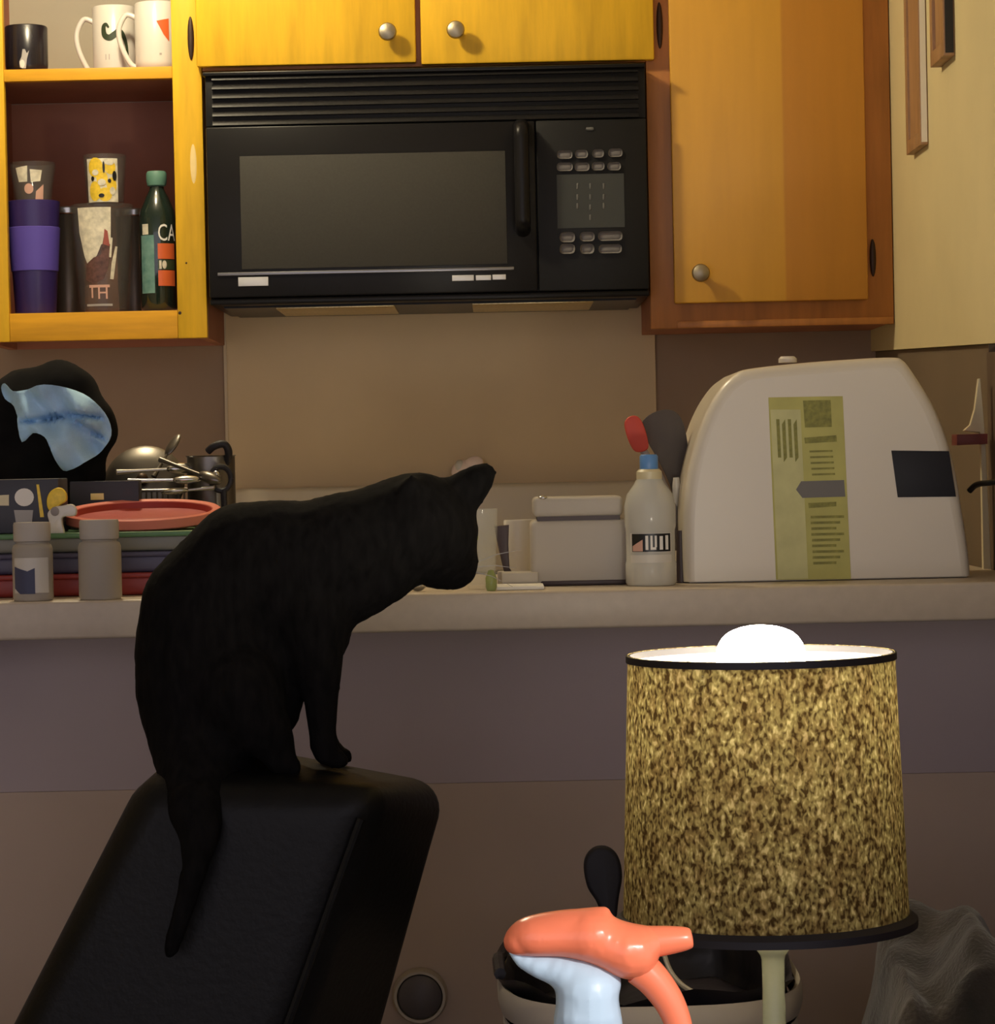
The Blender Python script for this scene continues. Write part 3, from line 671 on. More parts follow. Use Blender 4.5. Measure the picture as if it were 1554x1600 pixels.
lmark('dark_block', [(1254, 626), (1297, 625), (1299, 667), (1257, 668)], 'label_dark')
lmark('text_line', [(1256, 684), (1306, 680), (1307, 690), (1257, 693)], 'label_dark')
lmark('grey_arrow', [(1243, 765), (1251, 752), (1318, 750), (1320, 776), (1253, 778)], 'label_grey')
lmark('text_line', [(1262, 786), (1306, 784), (1306, 791), (1263, 794)], 'label_dark')
for i in range(5): lmark('text_line', [(1264 + i, 704 + i * 9), (1300 + i, 703 + i * 9), (1300 + i, 706 + i * 9), (1264 + i, 707 + i * 9)], 'label_dark')
for i in range(9): lmark('text_line', [(1266 + i // 2, 806 + i * 9), (1318 - 6 * (i % 3), 805 + i * 9), (1318 - 6 * (i % 3), 809 + i * 9), (1266 + i // 2, 810 + i * 9)], 'label_dark')
for i in range(4): lmark('text_column', [(1212 + i * 9, 655 + 8 * (i % 2)), (1217 + i * 9, 655), (1220 + i * 9, 715), (1215 + i * 9, 715 + 7 * (i % 2))], 'label_dark', .0019)

# ================================================================== THINGS ON THE COUNTER, MIDDLE
def onct(u, d): c = P(u, 900, d); c.z = CT + .0005; return c
# clear spirits bottle
d = 3.70; k = d / F; c = onct(1017, d); h = Z(1017, 710, d) - c.z; r = 40 * k
t = thing('liquor_bottle', 'clear glass spirits bottle with blue cap and black label', 'bottle', c)
zz = lambda v: Z(1017, v, d) - c.z
add('body', lathe(c, [(0, .0), (r * .92, .0), (r, .004), (r, zz(880)), (r * .96, zz(876)), (r * .96, zz(828)), (r, zz(822)), (r, zz(790)), (r * .9, zz(772)), (r * .62, zz(757)), (r * .45, zz(745)), (r * .45, zz(738)), (0, zz(738))], 40), 'liquor', t)
add('collar', lathe(c, [(r * .42, zz(760)), (r * .5, zz(752)), (r * .5, zz(737)), (r * .4, zz(733)), (0, zz(733))], 30), 'crock', t)
add('cap', lathe(c, [(r * .33, zz(736)), (r * .36, zz(734)), (r * .36, zz(713)), (r * .30, zz(710)), (0, zz(710))], 30), 'blue_cap', t)
W = lambda ps: [[((u - 1017) * k * 1.06, zz(v)) for u, v in p] for p in ps]
lab = add('label', wpoly(W([[(982, 862), (1050, 862), (1050, 832), (982, 832)]]), c, r * .97), 'liquor_l', t)
add('black_band', wpoly(W([[(986, 861), (1047, 861), (1047, 833), (986, 833)]]), c, r * .97, 0, .0012), 'black_ink', lab)
add('tan_picture', wpoly(W([[(988, 860), (1004, 860), (1004, 842), (996, 847), (988, 852)]]), c, r * .97, 0, .0018), 'pink_ink', lab)
add('white_letters', wpoly(W([[(1008, 858), (1012, 858), (1012, 836), (1008, 836)], [(1015, 858), (1023, 858), (1023, 854), (1015, 854)], [(1015, 854), (1018, 854), (1018, 836), (1015, 836)], [(1021, 854), (1024, 854), (1024, 836), (1021, 836)], [(1028, 858), (1033, 858), (1033, 837), (1028, 837)], [(1037, 858), (1042, 858), (1042, 836), (1037, 836)]]), c, r * .97, 0, .0018), 'paper', lab)
add('lower_band', wpoly(W([[(982, 878), (1050, 878), (1050, 866), (982, 866)]]), c, r * .97), 'liquor_l', t)
# dark slim post beside the bottle
d = 3.755; c = onct(1064, d); k = d / F; h = Z(1064, 829, d) - c.z
o = add('slim_bottle', lathe(c, [(0, 0), (9.5 * k, 0), (9.5 * k, .004), (7.5 * k, h * .3), (6.5 * k, h * .8), (6.5 * k, h - .004), (5.5 * k, h), (0, h)], 24), 'dbrown')
tag(o, 'slim dark brown bottle between spirits bottle and white appliance', 'bottle')
# cream crock with leaning utensils behind the bottle
d = 3.86; k = d / F; c = onct(1024, d); h = Z(1024, 770, d) - c.z; r = 22 * k
t = thing('utensil_crock', 'cream crock behind the spirits bottle holding utensils', 'crock', c)
add('body', lathe(c, [(0, 0), (r * .9, 0), (r, .006), (r, h - .006), (r * 1.06, h - .004), (r * 1.06, h), (r * .92, h), (r * .88, .01), (0, .01)], 36), 'crock', t)
d = 3.85
t = thing('spatula', 'spatula with red silicone head on grey handle leaning over the bottle', 'spatula', P(1052, 800, d))
add('head', prism(smooth_poly(pz([(975, 664), (981, 652), (994, 650), (1004, 662), (1012, 690), (1010, 703), (993, 706), (982, 690)], d), 4), d - .008, d + .004, .003), 'red_sil', t)
add('handle', tube([P(1001, 698, d), P(1030, 745, d), P(1052, 790, d), P(1056, 860, d)], [.0052, .0055, .005, .0045], 10), 'mgrey', t)
d = 3.865
o = add('turner', prism(smooth_poly(pz([(1003, 662), (1020, 645), (1046, 640), (1064, 653), (1074, 690), (1074, 735), (1064, 778), (1060, 840), (1053, 840), (1050, 770), (1030, 722), (1012, 690)], d), 4), d + .006, d + .012, .001), 'dgrey')
tag(o, 'dark grey tapered turner leaning behind the red spatula', 'utensil')
o = add('spoon', tube([P(1056, 746, 3.845), P(1057, 760, 3.845), P(1055, 785, 3.85), P(1050, 860, 3.86)], [.004, .0062, .004, .003], 12), 'ceramic')
tag(o, 'white spoon handle sticking out of the cream crock', 'spoon')
# frosted food box with a lid
d = 3.74; k = d / F
x0, x1 = X(829, 850, d), X(984, 850, d); z1 = Z(905, 812, d); zl = Z(905, 776, d)
t = thing('food_box', 'frosted plastic food box with lid between the cat and spirits bottle', 'food box', ((x0 + x1) / 2, d + .07, CT))
add('body', box(x0, x1, d, d + .12, CT + .0005, z1, .008, 4), 'frost', t)
add('foot', box(x0 + .012, x1 - .004, d - .001, d + .01, CT + .0003, CT + .007, .002), 'dbrown', t)  # dark strip paints the shadow along the bottom of the box
add('groove', box(x0 + .009, x1 - .012, d + .004, d + .116, z1 - .001, z1 + .005), 'dbrown', t)
add('lid', box(x0 + .004, x1 - .008, d, d + .12, z1 + .0045, zl, .006, 4), 'frost', t)
c = P(848, 778, d); add('lid_latch', ball((c.x, d + .004, c.z), 1, (.006, .004, .003), 14, 10), 'steel', t)
# papers
for i, (a, b, v0, v1, y0, y1, lab) in enumerate(((776, 850, 926, 919, 3.64, 3.72, 'thin white packet lying flat at the counter edge before the food box'), (784, 846, 917, 893, 3.725, 3.735, 'white carton lying behind the thin packet beside the food box'))):
    if i == 0: o = add('paper_packet', box(X(a, v0, y0), X(b, v0, y0), y0, y1, CT + .0003, CT + .005, .0012), 'paper')
    else: o = add('small_carton', box(X(a, v0, y0), X(b, v0, y0) - .004, y0, y0 + .06, CT + .0003, CT + .019, .002), 'frost')
    tag(o, lab, 'packet')
# white cup, dark tapered handle, clear cup, green bead by the cat's face
d = 3.95; k = d / F; c = onct(812, d); h = Z(812, 812, d) - c.z; r = 24 * k
t = thing('white_cup', 'white cup behind the small carton left of the food box', 'cup', c)
add('body', lathe(c, [(0, 0), (r * .7, 0), (r * .8, .006), (r, h - .002), (r * .95, h), (r * .9, h - .002), (r * .7, .008), (0, .006)], 32), 'ceramic', t)
d = 3.80; k = d / F; c = onct(791, d)
o = add('peeler', prism(pz([(771, 822), (795, 820), (794, 850), (796, 888), (799, 893), (787, 894), (781, 868)], d), d, d + .012, .002), 'dbrown')
for v in o.data.vertices: v.co.z += 0
tag(o, 'dark tapered handle standing upright beside the white cup', 'utensil')
zmin = WL[o].z
add('peeler_rest', box(c.x - .012, c.x + .014, d - .004, d + .016, CT + .0003, zmin + .001, .002), 'frost', o)
d = 3.69; k = d / F; c = onct(752, d); h = Z(752, 795, d) - c.z
t = thing('clear_cup', 'clear drinking glass on the counter at the cat\'s nose', 'glass', c)
add('body', lathe(c, [(0, 0), (20 * k, 0), (22 * k, .003), (28 * k, h - .001), (27 * k, h), (26.5 * k, h - .001), (20 * k, .006), (0, .005)], 36), 'glass', t)
d = 3.63; k = d / F; c = onct(767, d)
o = add('glass_bead', lathe(c, [(0, 0), (7 * k, 0), (9 * k, 6 * k), (9 * k, 20 * k), (6 * k, 27 * k), (4 * k, 32 * k), (0, 33 * k)], 24), 'greenglass')
tag(o, 'tiny green glass bottle in front of the clear glass', 'bottle')
d = 3.66; k = d / F; c = onct(652, d)
t = thing('tea_strainer', 'small shiny steel ball on the counter under the cat\'s chin', 'strainer', c)
add('body', ball((c.x, c.y, c.z + 11 * k), 11 * k, (1.3, 1, 1)), 'steel', t); add('chain', tube([(c.x + 12 * k, c.y, c.z + 9 * k), (c.x + 30 * k, c.y, c.z + 5 * k), (c.x + 50 * k, c.y, c.z + .003)], .002, 8), 'steel_dark', t)
# pink ornament on the stove's back panel
d = 5.21; k = d / F; c = P(729, 757, d); c.z = zb + .0005
h = Z(729, 714, d) - c.z
t = thing('ornament', 'small pale pink ornament behind the cat\'s ear', 'ornament', c)
add('body', ball((c.x, c.y, c.z + h * .45), 1, (.028, .016, h * .45)), 'pinkish', t)
add('petal', ball((c.x + .012, c.y - .004, c.z + h * .70), 1, (.020, .010, h * .30), rot=Matrix.Rotation(R(-25), 3, 'Y')), 'pinkish', t)
add('petal', ball((c.x - .012, c.y - .006, c.z + h * .60), 1, (.009, .008, h * .30)), 'ceramic', t)

# ================================================================== THINGS ON THE COUNTER, LEFT
d = 3.74; k = d / F
def slab(name, label, cat, u0, u1, v0, v1, y0, y1, m, lip=None, z0=None):
    x0, x1 = X(u0, (v0 + v1) / 2, y0), X(u1, (v0 + v1) / 2, y0)
    zlo = Z(150, v1, y0) if z0 is None else z0; zhi = Z(150, v0, y0)
    t = thing(name, label, cat, ((x0 + x1) / 2, (y0 + y1) / 2, zlo))
    add('tub', box(x0 + .004, x1 - .004, y0 + .003, y1 - .003, zlo, zhi - .004, .005, 3), m, t)
    add('lid', box(x0, x1, y0, y1, zhi - .007, zhi, .0025, 2), lip or m, t)
    return zhi
z = slab('storage_tub', 'dark red plastic tub at the bottom of the stack', 'storage tub', -60, 352, 896, 940, 3.72, 3.95, 'dred', None, CT + .0005)
z = slab('storage_tub', 'navy blue plastic tub in the middle of the stack', 'storage tub', -58, 348, 863, 895, 3.72, 3.95, 'navy', None, z + .0004)
zst = slab('storage_tub', 'grey green tub with green lid, topmost tub of the stack', 'storage tub', -60, 350, 832, 862, 3.72, 3.95, 'greygreen', 'green_lid', z + .0004)
# red tray tilted on the stack
c = P(222, 812, 3.83); rx = X(345, 810, 3.83) - X(222, 810, 3.83)
t = thing('red_tray', 'oval red plastic tray lying tilted on top of the tub stack', 'tray', (c.x, c.y, zst))
tilt = Matrix.Translation((c.x, c.y, 0)) @ Matrix.Rotation(R(7.5), 4, 'X') @ Matrix.Translation((-c.x, -c.y, 0))
def tilted(bm, z0):
    bmesh.ops.transform(bm, matrix=Matrix.Translation((0, 0, z0)) @ tilt, verts=bm.verts[:]); return bm
zt0 = zst + .0115
add('dish', tilted(lathe((c.x, c.y, 0), [(0, .0), (rx * .80, 0), (rx * .87, .003), (rx * .89, .013), (rx * .885, .0135), (rx * .86, .006), (rx * .78, .0035), (0, .003)], 56, None, 1, .93), zt0), 'red_pl', t)
add('rim', tilted(lathe((c.x, c.y, 0), [(rx * .88, .0095), (rx * .90, .0145), (rx * .97, .0165), (rx * 1.0, .0145), (rx * .985, .003), (rx * .95, .0005), (rx * .88, .0005)], 56, None, 1, .93), zt0), 'red_rim', t)
add('foot', box(c.x - rx * .5, c.x + rx * .5, c.y - .02, c.y + .09, zst + .0003, zt0 + .004, .003), 'red_pl', t)
# pill bottles
def pill(label, u0, u1, vt, d, lab=False):
    k = d / F; u = (u0 + u1) / 2; c = onct(u, d); r = (u1 - u0) / 2 * k; h = Z(u, vt, d) - c.z
    t = thing('pill_bottle', label, 'pill bottle', c, 'pill bottles at the counter edge')
    add('body', lathe(c, [(0, 0), (r * .94, 0), (r, .004), (r, h * .66), (r * .93, h * .71), (r * .80, h * .73), (r * .80, h * .78), (0, h * .78)], 36), 'pill', t)
    add('cap', lathe(c, [(r * .82, h * .75), (r * .90, h * .76), (r * .92, h * .79), (r * .92, h * .97), (r * .88, h), (0, h)], 36), 'frost', t)
    if lab:
        l = add('label', wpoly([rect2d(-r * .9, r * 1.0, h * .1, h * .55)], c, r), 'liquor_l', t)
        add('blue_print', wpoly([[(-r * .85, h * .16), (-r * .5, h * .09), (r * .25, h * .09), (r * .25, h * .42), (-r * .1, h * .38), (-r * .85, h * .44)]], c, r, 0, .0012), 'pill_blue', l)
pill('translucent pill bottle with dark blue label, leftmost on the counter edge', 20, 83, 816, 3.635, True)
pill('plain unlabelled translucent pill bottle on the counter edge', 123, 190, 812, 3.63)
# dark printed box on the stack
yb = 3.735
x0, x1 = X(-50, 790, yb), X(92, 790, yb); zt = Z(60, 748, yb)
t = thing('printed_box', 'dark box with white round badge and yellow print atop the tubs', 'box', ((x0 + x1) / 2, yb + .04, zst))
add('carton', box(x0, x1, yb, yb + .08, zst + .0006, zt, .0015), 'box_dark', t)
def bm_(nm, poly, m, off=.0012): add(nm, prism(pz(poly, yb), yb - off, yb), m, t, False)
c = P(38, 777, yb); bm_('round_badge', [(38 + 15 * math.cos(a * .3142), 777 + 14 * math.sin(a * .3142)) for a in range(20)], 'paper')
bm_('grey_tab', [(22, 797), (52, 797), (50, 816), (25, 816)], 'grey_print')
bm_('gold_panel', [(-20, 775), (14, 773), (14, 790), (-20, 790)], 'crock')
bm_('yellow_streak', [(57, 757), (61, 757), (69, 808), (63, 808)], 'yellow_ink')
# yellow and white figure-shaped toy piece: plain cut-out clip in front of the box
yc = 3.725
t = thing('bag_clip', 'yellow and white plastic clip standing beside the dark printed box', 'clip', P(88, 836, yc))
add('top', prism(smooth_poly(pz([(73, 790), (74, 775), (82, 765), (93, 762), (102, 770), (103, 782), (92, 790), (80, 800)], yc), 4), yc, yc + .012, .002), 'yellow_ink', t)
add('body', prism(smooth_poly(pz([(74, 802), (84, 792), (96, 790), (112, 788), (119, 797), (116, 806), (98, 808), (97, 820), (99, 835), (78, 835), (77, 818)], yc), 4), yc - .001, yc + .012, .002), 'ceramic', t)
add('grey_dot', prism([(P(86, 799, yc).x + .0055 * math.cos(a * .45), P(86, 799, yc).z + .006 * math.sin(a * .45)) for a in range(14)], yc - .003, yc, .0005), 'mgrey', t)
add('stub', box(P(80, 835, yc).x, P(97, 835, yc).x, yc, yc + .011, zst + .0004, P(88, 833, yc).z, .001), 'ceramic', t)
# second dark carton with a bright dot of light put in as yellow colour
yk = 3.84
x0, x1 = X(96, 770, yk), X(206, 770, yk); zt = Z(150, 752, yk)
t = thing('dark_carton', 'dark carton with a painted yellow light dot behind the red tray', 'box', ((x0 + x1) / 2, yk + .045, zst))
add('carton', box(x0, x1, yk + .075, yk + .108, zst + .0006, zt, .0015), 'box_dark', t)
c = P(152, 776, yk + .075); add('yellow_light_dot', box(c.x - .009, c.x + .009, yk + .0735, yk + .075, c.z - .0045, c.z + .0045, .0004), 'gold', t)
# black bag with light blue cloth over it
yb2 = 4.06
sph = []
for (u, v, r, dd) in ((40, 640, 66, 0), (95, 630, 66, .01), (130, 670, 58, 0), (60, 720, 75, 0), (112, 735, 55, 0), (0, 690, 70, 0), (60, 800, 85, 0), (10, 850, 90, 0), (85, 850, 75, 0), (-40, 720, 70, 0)):
    sph.append((P(u, v, yb2 + dd), r * yb2 / F, (1, .95, 1)))
o = blob('black_bag', sph, .008, 'black_bag', None, 8)
zlow = min((v.co.z for v in o.data.vertices)) + WL[o].z
for v in o.data.vertices:
    v.co += Vector(noise.noise_vector(v.co * 22)) * .006
    wz = v.co.z + WL[o].z
    if wz < CT + .001: v.co.z = CT + .001 - WL[o].z
tag(o, 'slumped black fabric bag under the light blue cloth', 'bag')
outl = [(0, 606), (8, 599), (20, 611), (45, 609), (75, 602), (110, 607), (142, 621), (165, 645), (174, 672), (166, 696), (140, 720), (108, 736), (96, 726), (86, 700), (76, 683), (56, 677), (38, 691), (34, 660), (22, 635), (5, 623)]
yc = 3.975
poly = smooth_poly(pz(outl, yc), 3)
bmc = bmesh.new(); f = bmc.faces.new([bmc.verts.new((x, yc, z)) for x, z in poly]); bmesh.ops.triangulate(bmc, faces=[f])
for _ in range(4): bmesh.ops.subdivide_edges(bmc, edges=[e for e in bmc.edges if e.calc_length() > .006], cuts=1); bmesh.ops.triangulate(bmc, faces=bmc.faces[:])
a0, a1 = P(0, 600, yc), P(175, 736, yc)
for v in bmc.verts:
    s = (v.co.x - a0.x) / (a1.x - a0.x); q = (a0.z - v.co.z) / (a0.z - a1.z)
    fold = .010 * math.sin(9 * q - 4.5 * s + 1.2 * math.sin(5 * s)) + .007 * math.sin(14 * (s * .8 + q * .5)) + .005 * math.sin(26 * (s - .5 * q) + 2)
    band = (math.exp(-((q - .40 - .03 * math.sin(7 * s)) / .030) ** 2) * min(1, max(0, (s - .18) * 9)) * min(1, max(0, (.95 - s) * 9)) * .030 + math.exp(-((q - .40 - .75 * (s - .62)) / .035) ** 2) * min(1, max(0, (s - .60) * 9)) * min(1, max(0, (.98 - s) * 9)) * .022)
    v.co.y += -.025 * (1 - (2 * s - 1) ** 2) + fold + band
r_ = bmesh.ops.solidify(bmc, geom=bmc.faces[:], thickness=.002)
o = add('cleaning_cloth', bmc, 'blue_cloth', None, True, 80); tag(o, 'crumpled light blue cloth draped over the black bag', 'cloth')
# dish rack with metal things
yr = 4.02
x0, x1 = X(178, 780, yr), X(288, 780, yr); zr1 = Z(260, 766, yr); zr0 = CT
t = thing('dish_rack', 'dark wire dish rack behind the red tray full of cutlery', 'dish rack', ((x0 + x1) / 2, yr + .07, CT))
fr = new()
for zz_ in (zr0 + .012, zr1):
    tube([(x0, yr, zz_), (x1, yr, zz_), (x1, yr + .15, zz_), (x0, yr + .15, zz_), (x0, yr, zz_)], .0022, 8, fr)
add('frame', fr, 'steel_dark', t)
w0 = add('wire', tube([(x0, yr, CT + .012), (x0, yr, zr1)], .0014, 6), 'steel_dark', t)
for i in range(1, 14): dup(w0, ((x1 - x0) * i / 13, 0, 0), t)
b0 = add('floor_wire', tube([(x0, yr, CT + .012), (x0, yr + .15, CT + .012)], .0014, 6), 'steel_dark', t)
for i in range(1, 14): dup(b0, ((x1 - x0) * i / 13, 0, 0), t)
f0 = add('foot', box(x0 - .003, x0 + .005, yr - .003, yr + .005, CT + .0003, CT + .013, .001), 'steel_dark', t)
for dx, dy in ((x1 - x0 - .002, 0), (0, .147), (x1 - x0 - .002, .147)): dup(f0, (dx, dy, 0), t)
def cutlery(name, label, cat, p0, p1, bowl, m='steel', d=4.0, d2=4.05):
    a, b = P(*p0, d), P(*p1, d2); dirv = (b - a).normalized()
    t = thing(name, label, cat, a)
    add('handle', tube([a, a.lerp(b, .3), a.lerp(b, .7), b], [.0042, .003, .0022, .002], 10), m, t)
    q = dirv.to_track_quat('X', 'Z').to_matrix()
    add('head', ball(b + dirv * .015, 1, (.020, .010, bowl), 18, 12, None, q), m, t)
cutlery('table_spoon', 'steel spoon lying across the dish rack front', 'spoon', (200, 752), (275, 750), .0060, 'steel', 3.985, 3.99)
cutlery('table_spoon', 'bright steel spoon with round bowl lying higher in the rack', 'spoon', (182, 738), (265, 733), .0080, 'steel', 4.03, 4.05)
cutlery('ladle', 'dull steel ladle resting at the right of the rack', 'ladle', (250, 718), (315, 742), .0085, 'steel_dark', 4.04, 4.0)
cutlery('serving_fork', 'thin steel fork pointing up left in the rack', 'fork', (240, 745), (262, 708), .0040, 'steel_dark', 4.06, 4.08)
cutlery('table_knife', 'steel knife lying on the pale tray in the rack', 'knife', (335, 762), (290, 766), .0045, 'steel', 3.985, 3.99)
c = P(225, 742, 4.1)
t = thing('pan_lid', 'dark shiny pan lid standing in the dish rack', 'lid', (c.x, c.y, CT + .014))
lid = lathe((0, 0, 0), [(0, .016), (.03, .014), (.052, .006), (.058, 0), (.056, -.002), (.03, .010), (0, .012)], 40)
bmesh.ops.transform(lid, matrix=Matrix.Translation((c.x, c.y, c.z - .012)) @ Matrix.Rotation(R(68), 4, 'X'), verts=lid.verts[:])
add('disc', lid, 'steel_dark', t); kb = ball((c.x, c.y - .024, c.z - .006), .009); add('knob', kb, 'hinge', t)
# small pot with a looped handle at the right end
d = 4.07; c = P(312, 745, d); c.z = CT + .0005; k = d / F
t = thing('small_pot', 'small dark steel pot with looped handle at the rack end', 'pot', c)
h = Z(312, 712, d) - c.z
c.x = X(330, 745, d)
add('body', lathe(c, [(0, .02), (.030, .02), (.034, .03), (.034, h - .002), (.036, h), (.033, h), (.031, .03), (0, .024)], 36), 'steel_dark', t)
lp = [P(325, 705, d - .03), P(335, 697, d - .035), P(350, 694, d - .035), P(357, 706, d - .03), P(354, 722, d - .02), P(346, 730, d - .015)]
add('loop_handle', tube(spline(lp, 6), .0055, 10), 'black_trim', t)
add('base', lathe(c, [(0, 0), (.028, 0), (.030, .02), (0, .021)], 30), 'steel_dark', t)
d = 4.0; c = P(345, 748, d); k = d / F
ring = [(c.x + 16 * k * math.cos(a * .3142), d, c.z + 19 * k * math.sin(a * .3142)) for a in range(21)]
t = thing('whisk_ring', 'dark round ring with a bright steel bead at the rack end', 'utensil', (c.x, d, c.z - .02))
add('ring', tube(ring, .004, 8, None, False), 'black_trim', t); add('bead', ball((c.x - .006, d - .003, c.z + .006), .006), 'steel', t)
add('stem', tube([(c.x + 4 * k, d, c.z - 18 * k), (c.x + 6 * k, d, CT + .001)], .0045, 8), 'black_trim', t)

# ================================================================== CHAIR
def hexa(top, bot, nz=7):
    bm = bmesh.new(); rows = []
    for i in range(nz):
        t = i / (nz - 1); rows.append([bm.verts.new(Vector(a).lerp(Vector(b), t)) for a, b in zip(top, bot)])
    for a, b in zip(rows, rows[1:]):
        for j in range(4): bm.faces.new((a[j], a[(j + 1) % 4], b[(j + 1) % 4], b[j]))
    bm.faces.new(rows[0][::-1]); bm.faces.new(rows[-1]); bmesh.ops.recalc_face_normals(bm, faces=bm.faces[:]); return bm
CH = thing('chair', 'black vinyl chair with tall leaning backrest that the cat sits on', 'chair', (-.46, 3.15, 0))
top = [P(212, 1216, 3.06), P(600, 1222, 3.03), P(714, 1228, 3.24), P(300, 1136, 3.32)]
bot = [P(-120, 1860, 3.06), P(372, 1860, 3.03), P(545, 1850, 3.24), P(-30, 1800, 3.32)]
bmh = hexa(top, bot)
bmesh.ops.bevel(bmh, geom=[e for e in bmh.edges if len(e.link_faces) == 2 and e.calc_face_angle(0) > R(30)], offset=.038, segments=7, profile=.5, affect='EDGES')
bk = add('backrest', bmh, 'leather', CH, True, 60)
# the welt along the edge between the broad face and the side
add('welt', tube([Vector(top[1]).lerp(Vector(bot[1]), t) + Vector((-.011, .004, 0)) for t in (.09, .3, .6, .98)], .0045, 8), 'leather', bk)
sx = min(p.x for p in bot)
add('seat', box(sx - .36, sx + .34, 2.98, 3.36, .30, .42, .03, 4), 'leather', CH)
for i, (dx, dy) in enumerate(((-.33, 3.01), (.29, 3.01), (-.33, 3.33), (.29, 3.33))):
    add('leg', lathe((sx + dx, dy, 0), [(0, 0), (.014, 0), (.02, .30), (0, .30)], 16), 'dark_leg', CH)

# ================================================================== CAT
D = 3.17
body = []
body += chain([(330, 1075, 120, D), (322, 1010, 113, D), (325, 955, 108, D), (385, 882, 99, D), (440, 876, 96, D), (485, 878, 95, D), (545, 855, 88, D), (600, 838, 80, D + .01)], 6)
body += chain([(440, 900, 95, D), (470, 950, 85, D), (480, 985, 70, D)], 4)
body += chain([(500, 925, 72, D), (545, 905, 70, D), (590, 882, 66, D), (622, 868, 56, D + .01)], 5)
# head
body += chain([(600, 838, 84, D + .01), (650, 824, 87, D + .02), (666, 832, 83, D + .03)], 4)
body += chain([(666, 832, 80, D + .03), (690, 866, 56, D + .05), (706, 880, 43, D + .065)], 4)
body += chain([(655, 775, 38, D + .0), (680, 790, 45, D + .02)], 3)
# far ear (right in the picture) and near ear
body += chain([(702, 790, 40, D + .03), (726, 768, 33, D + .03), (746, 750, 26, D + .03), (761, 738, 16, D + .03), (767, 733, 9, D + .03)], 5)
body += chain([(640, 782, 30, D - .015), (641, 768, 22, D - .022), (644, 752, 12, D - .028)], 4)
# rump, hind legs, tail
body += chain([(330, 1085, 118, D), (318, 1150, 88, D - .02), (308, 1200, 64, D - .055), (306, 1262, 46, D - .105)], 5)
body += chain([(306, 1262, 46, D - .11), (312, 1300, 34, D - .135), (306, 1350, 22, D - .15), (288, 1415, 18, D - .152), (268, 1480, 15, D - .152), (264, 1492, 9, D - .152)], 6)
body += chain([(370, 1080, 75, D - .05), (400, 1130, 52, D - .06), (422, 1150, 38, D - .06), (440, 1190, 24, D - .06), (456, 1200, 17, D - .06)], 5)
body += chain([(420, 1010, 70, D), (425, 1060, 58, D), (420, 1110, 50, D)], 4)
body += chain([(370, 1080, 75, D + .05), (400, 1130, 50, D + .06), (420, 1165, 26, D + .06), (440, 1180, 18, D + .06)], 5)
# front legs
body += chain([(486, 960, 57, D - .03), (493, 1030, 44, D - .03), (502, 1085, 29, D - .03), (503, 1140, 23, D - .03), (508, 1175, 22, D - .03), (526, 1187, 16, D - .028), (537, 1189, 12, D - .028)], 5)
body += chain([(490, 960, 55, D + .04), (500, 1030, 36, D + .045), (504, 1090, 23, D + .05), (504, 1145, 20, D + .05), (512, 1168, 19, D + .05), (530, 1180, 16, D + .05), (541, 1183, 13, D + .05)], 5)
CT_ = thing('cat', 'black cat sitting on the chair back with head bent to the counter', 'cat', P(340, 1200, D))
ct_body = blob('body', body, .0055, 'cat', CT_, 6)
for v in ct_body.data.vertices:
    n_ = noise.noise(Vector((v.co.x * 160, v.co.y * 160, v.co.z * 70)))
    v.co += v.normal * .0011 * n_
hd = P(676, 835, D + .03); fdir = Vector((.55, .75, -.38)).normalized(); side = fdir.cross(Vector((0, 0, 1))).normalized(); upv = side.cross(fdir).normalized()
for s in (-1, 1):
    e = hd + fdir * .042 + side * s * .021 + upv * .012
    eo = add('eye', ball(e, .0078), 'eye', CT_); add('pupil', ball(e + fdir * .0058, .0042, (.6, 1, 1.2)), 'pupil', eo)
mz = P(708, 881, D + .07)
add('nose', ball(mz + fdir * .021 + upv * .008, .005, (1.2, .8, .8)), 'nose', CT_)
for s in (-1, 1):
    for j in range(3):
        a = mz + fdir * .012 + side * s * .016 + upv * (.004 * (j - 1))
        b = a + side * s * .05 + fdir * .018 + upv * (.018 * (j - 1) + .006)
        add('whisker', tube([a, a.lerp(b, .5) + upv * .003, b], [.0005, .0004, .0002], 5), 'grey_print', CT_)
ea = [P(722, 778, D + .052), P(760, 738, D + .043), P(741, 784, D + .05)]

# ================================================================== SIDE TABLE, LAMP
TZ = .47
TB = thing('side_table', 'dark low side table below the lamp and spray bottle', 'table', (.27, 2.36, 0))
add('top', box(.0, .55, 1.86, 2.88, TZ - .03, TZ, .004), 'table', TB)
for x_ in (.03, .52):
    for y_ in (1.89, 2.85): add('leg', box(x_ - .018, x_ + .018, y_ - .018, y_ + .018, 0, TZ - .03, .003), 'table', TB)
LY = 2.70; k = LY / F
lc = P(1188, 1020, LY); lz1 = lc.z; lz0 = Z(1193, 1432, LY); rt, rb = 208 * k, 223 * k
LA = thing('table_lamp', 'lit table lamp with speckled gold drum shade and black bottom rim', 'lamp', (lc.x, LY, TZ))
n = 96; bmS = bmesh.new(); hh = lz1 - lz0
add('shade', lathe((lc.x, LY, lz0), [(rb + (rt - rb) * i / 10, hh * i / 10) for i in range(11)], n), 'shade', LA)
add('lining', lathe((lc.x, LY, lz0), [(rb - .002 + (rt - rb) * i / 10, .001 + (hh - .002) * i / 10) for i in range(11)], n), 'lining', LA)
ring = [(rt - .0022, -.016), (rt + .0018, -.016), (rt + .0018, .0), (rt - .0022, .0), (rt - .0022, -.016)]
add('top_trim', lathe((lc.x, LY, lz1 - .0005), [(r_, z_ * .4) for r_, z_ in ring], n), 'black_trim', LA)
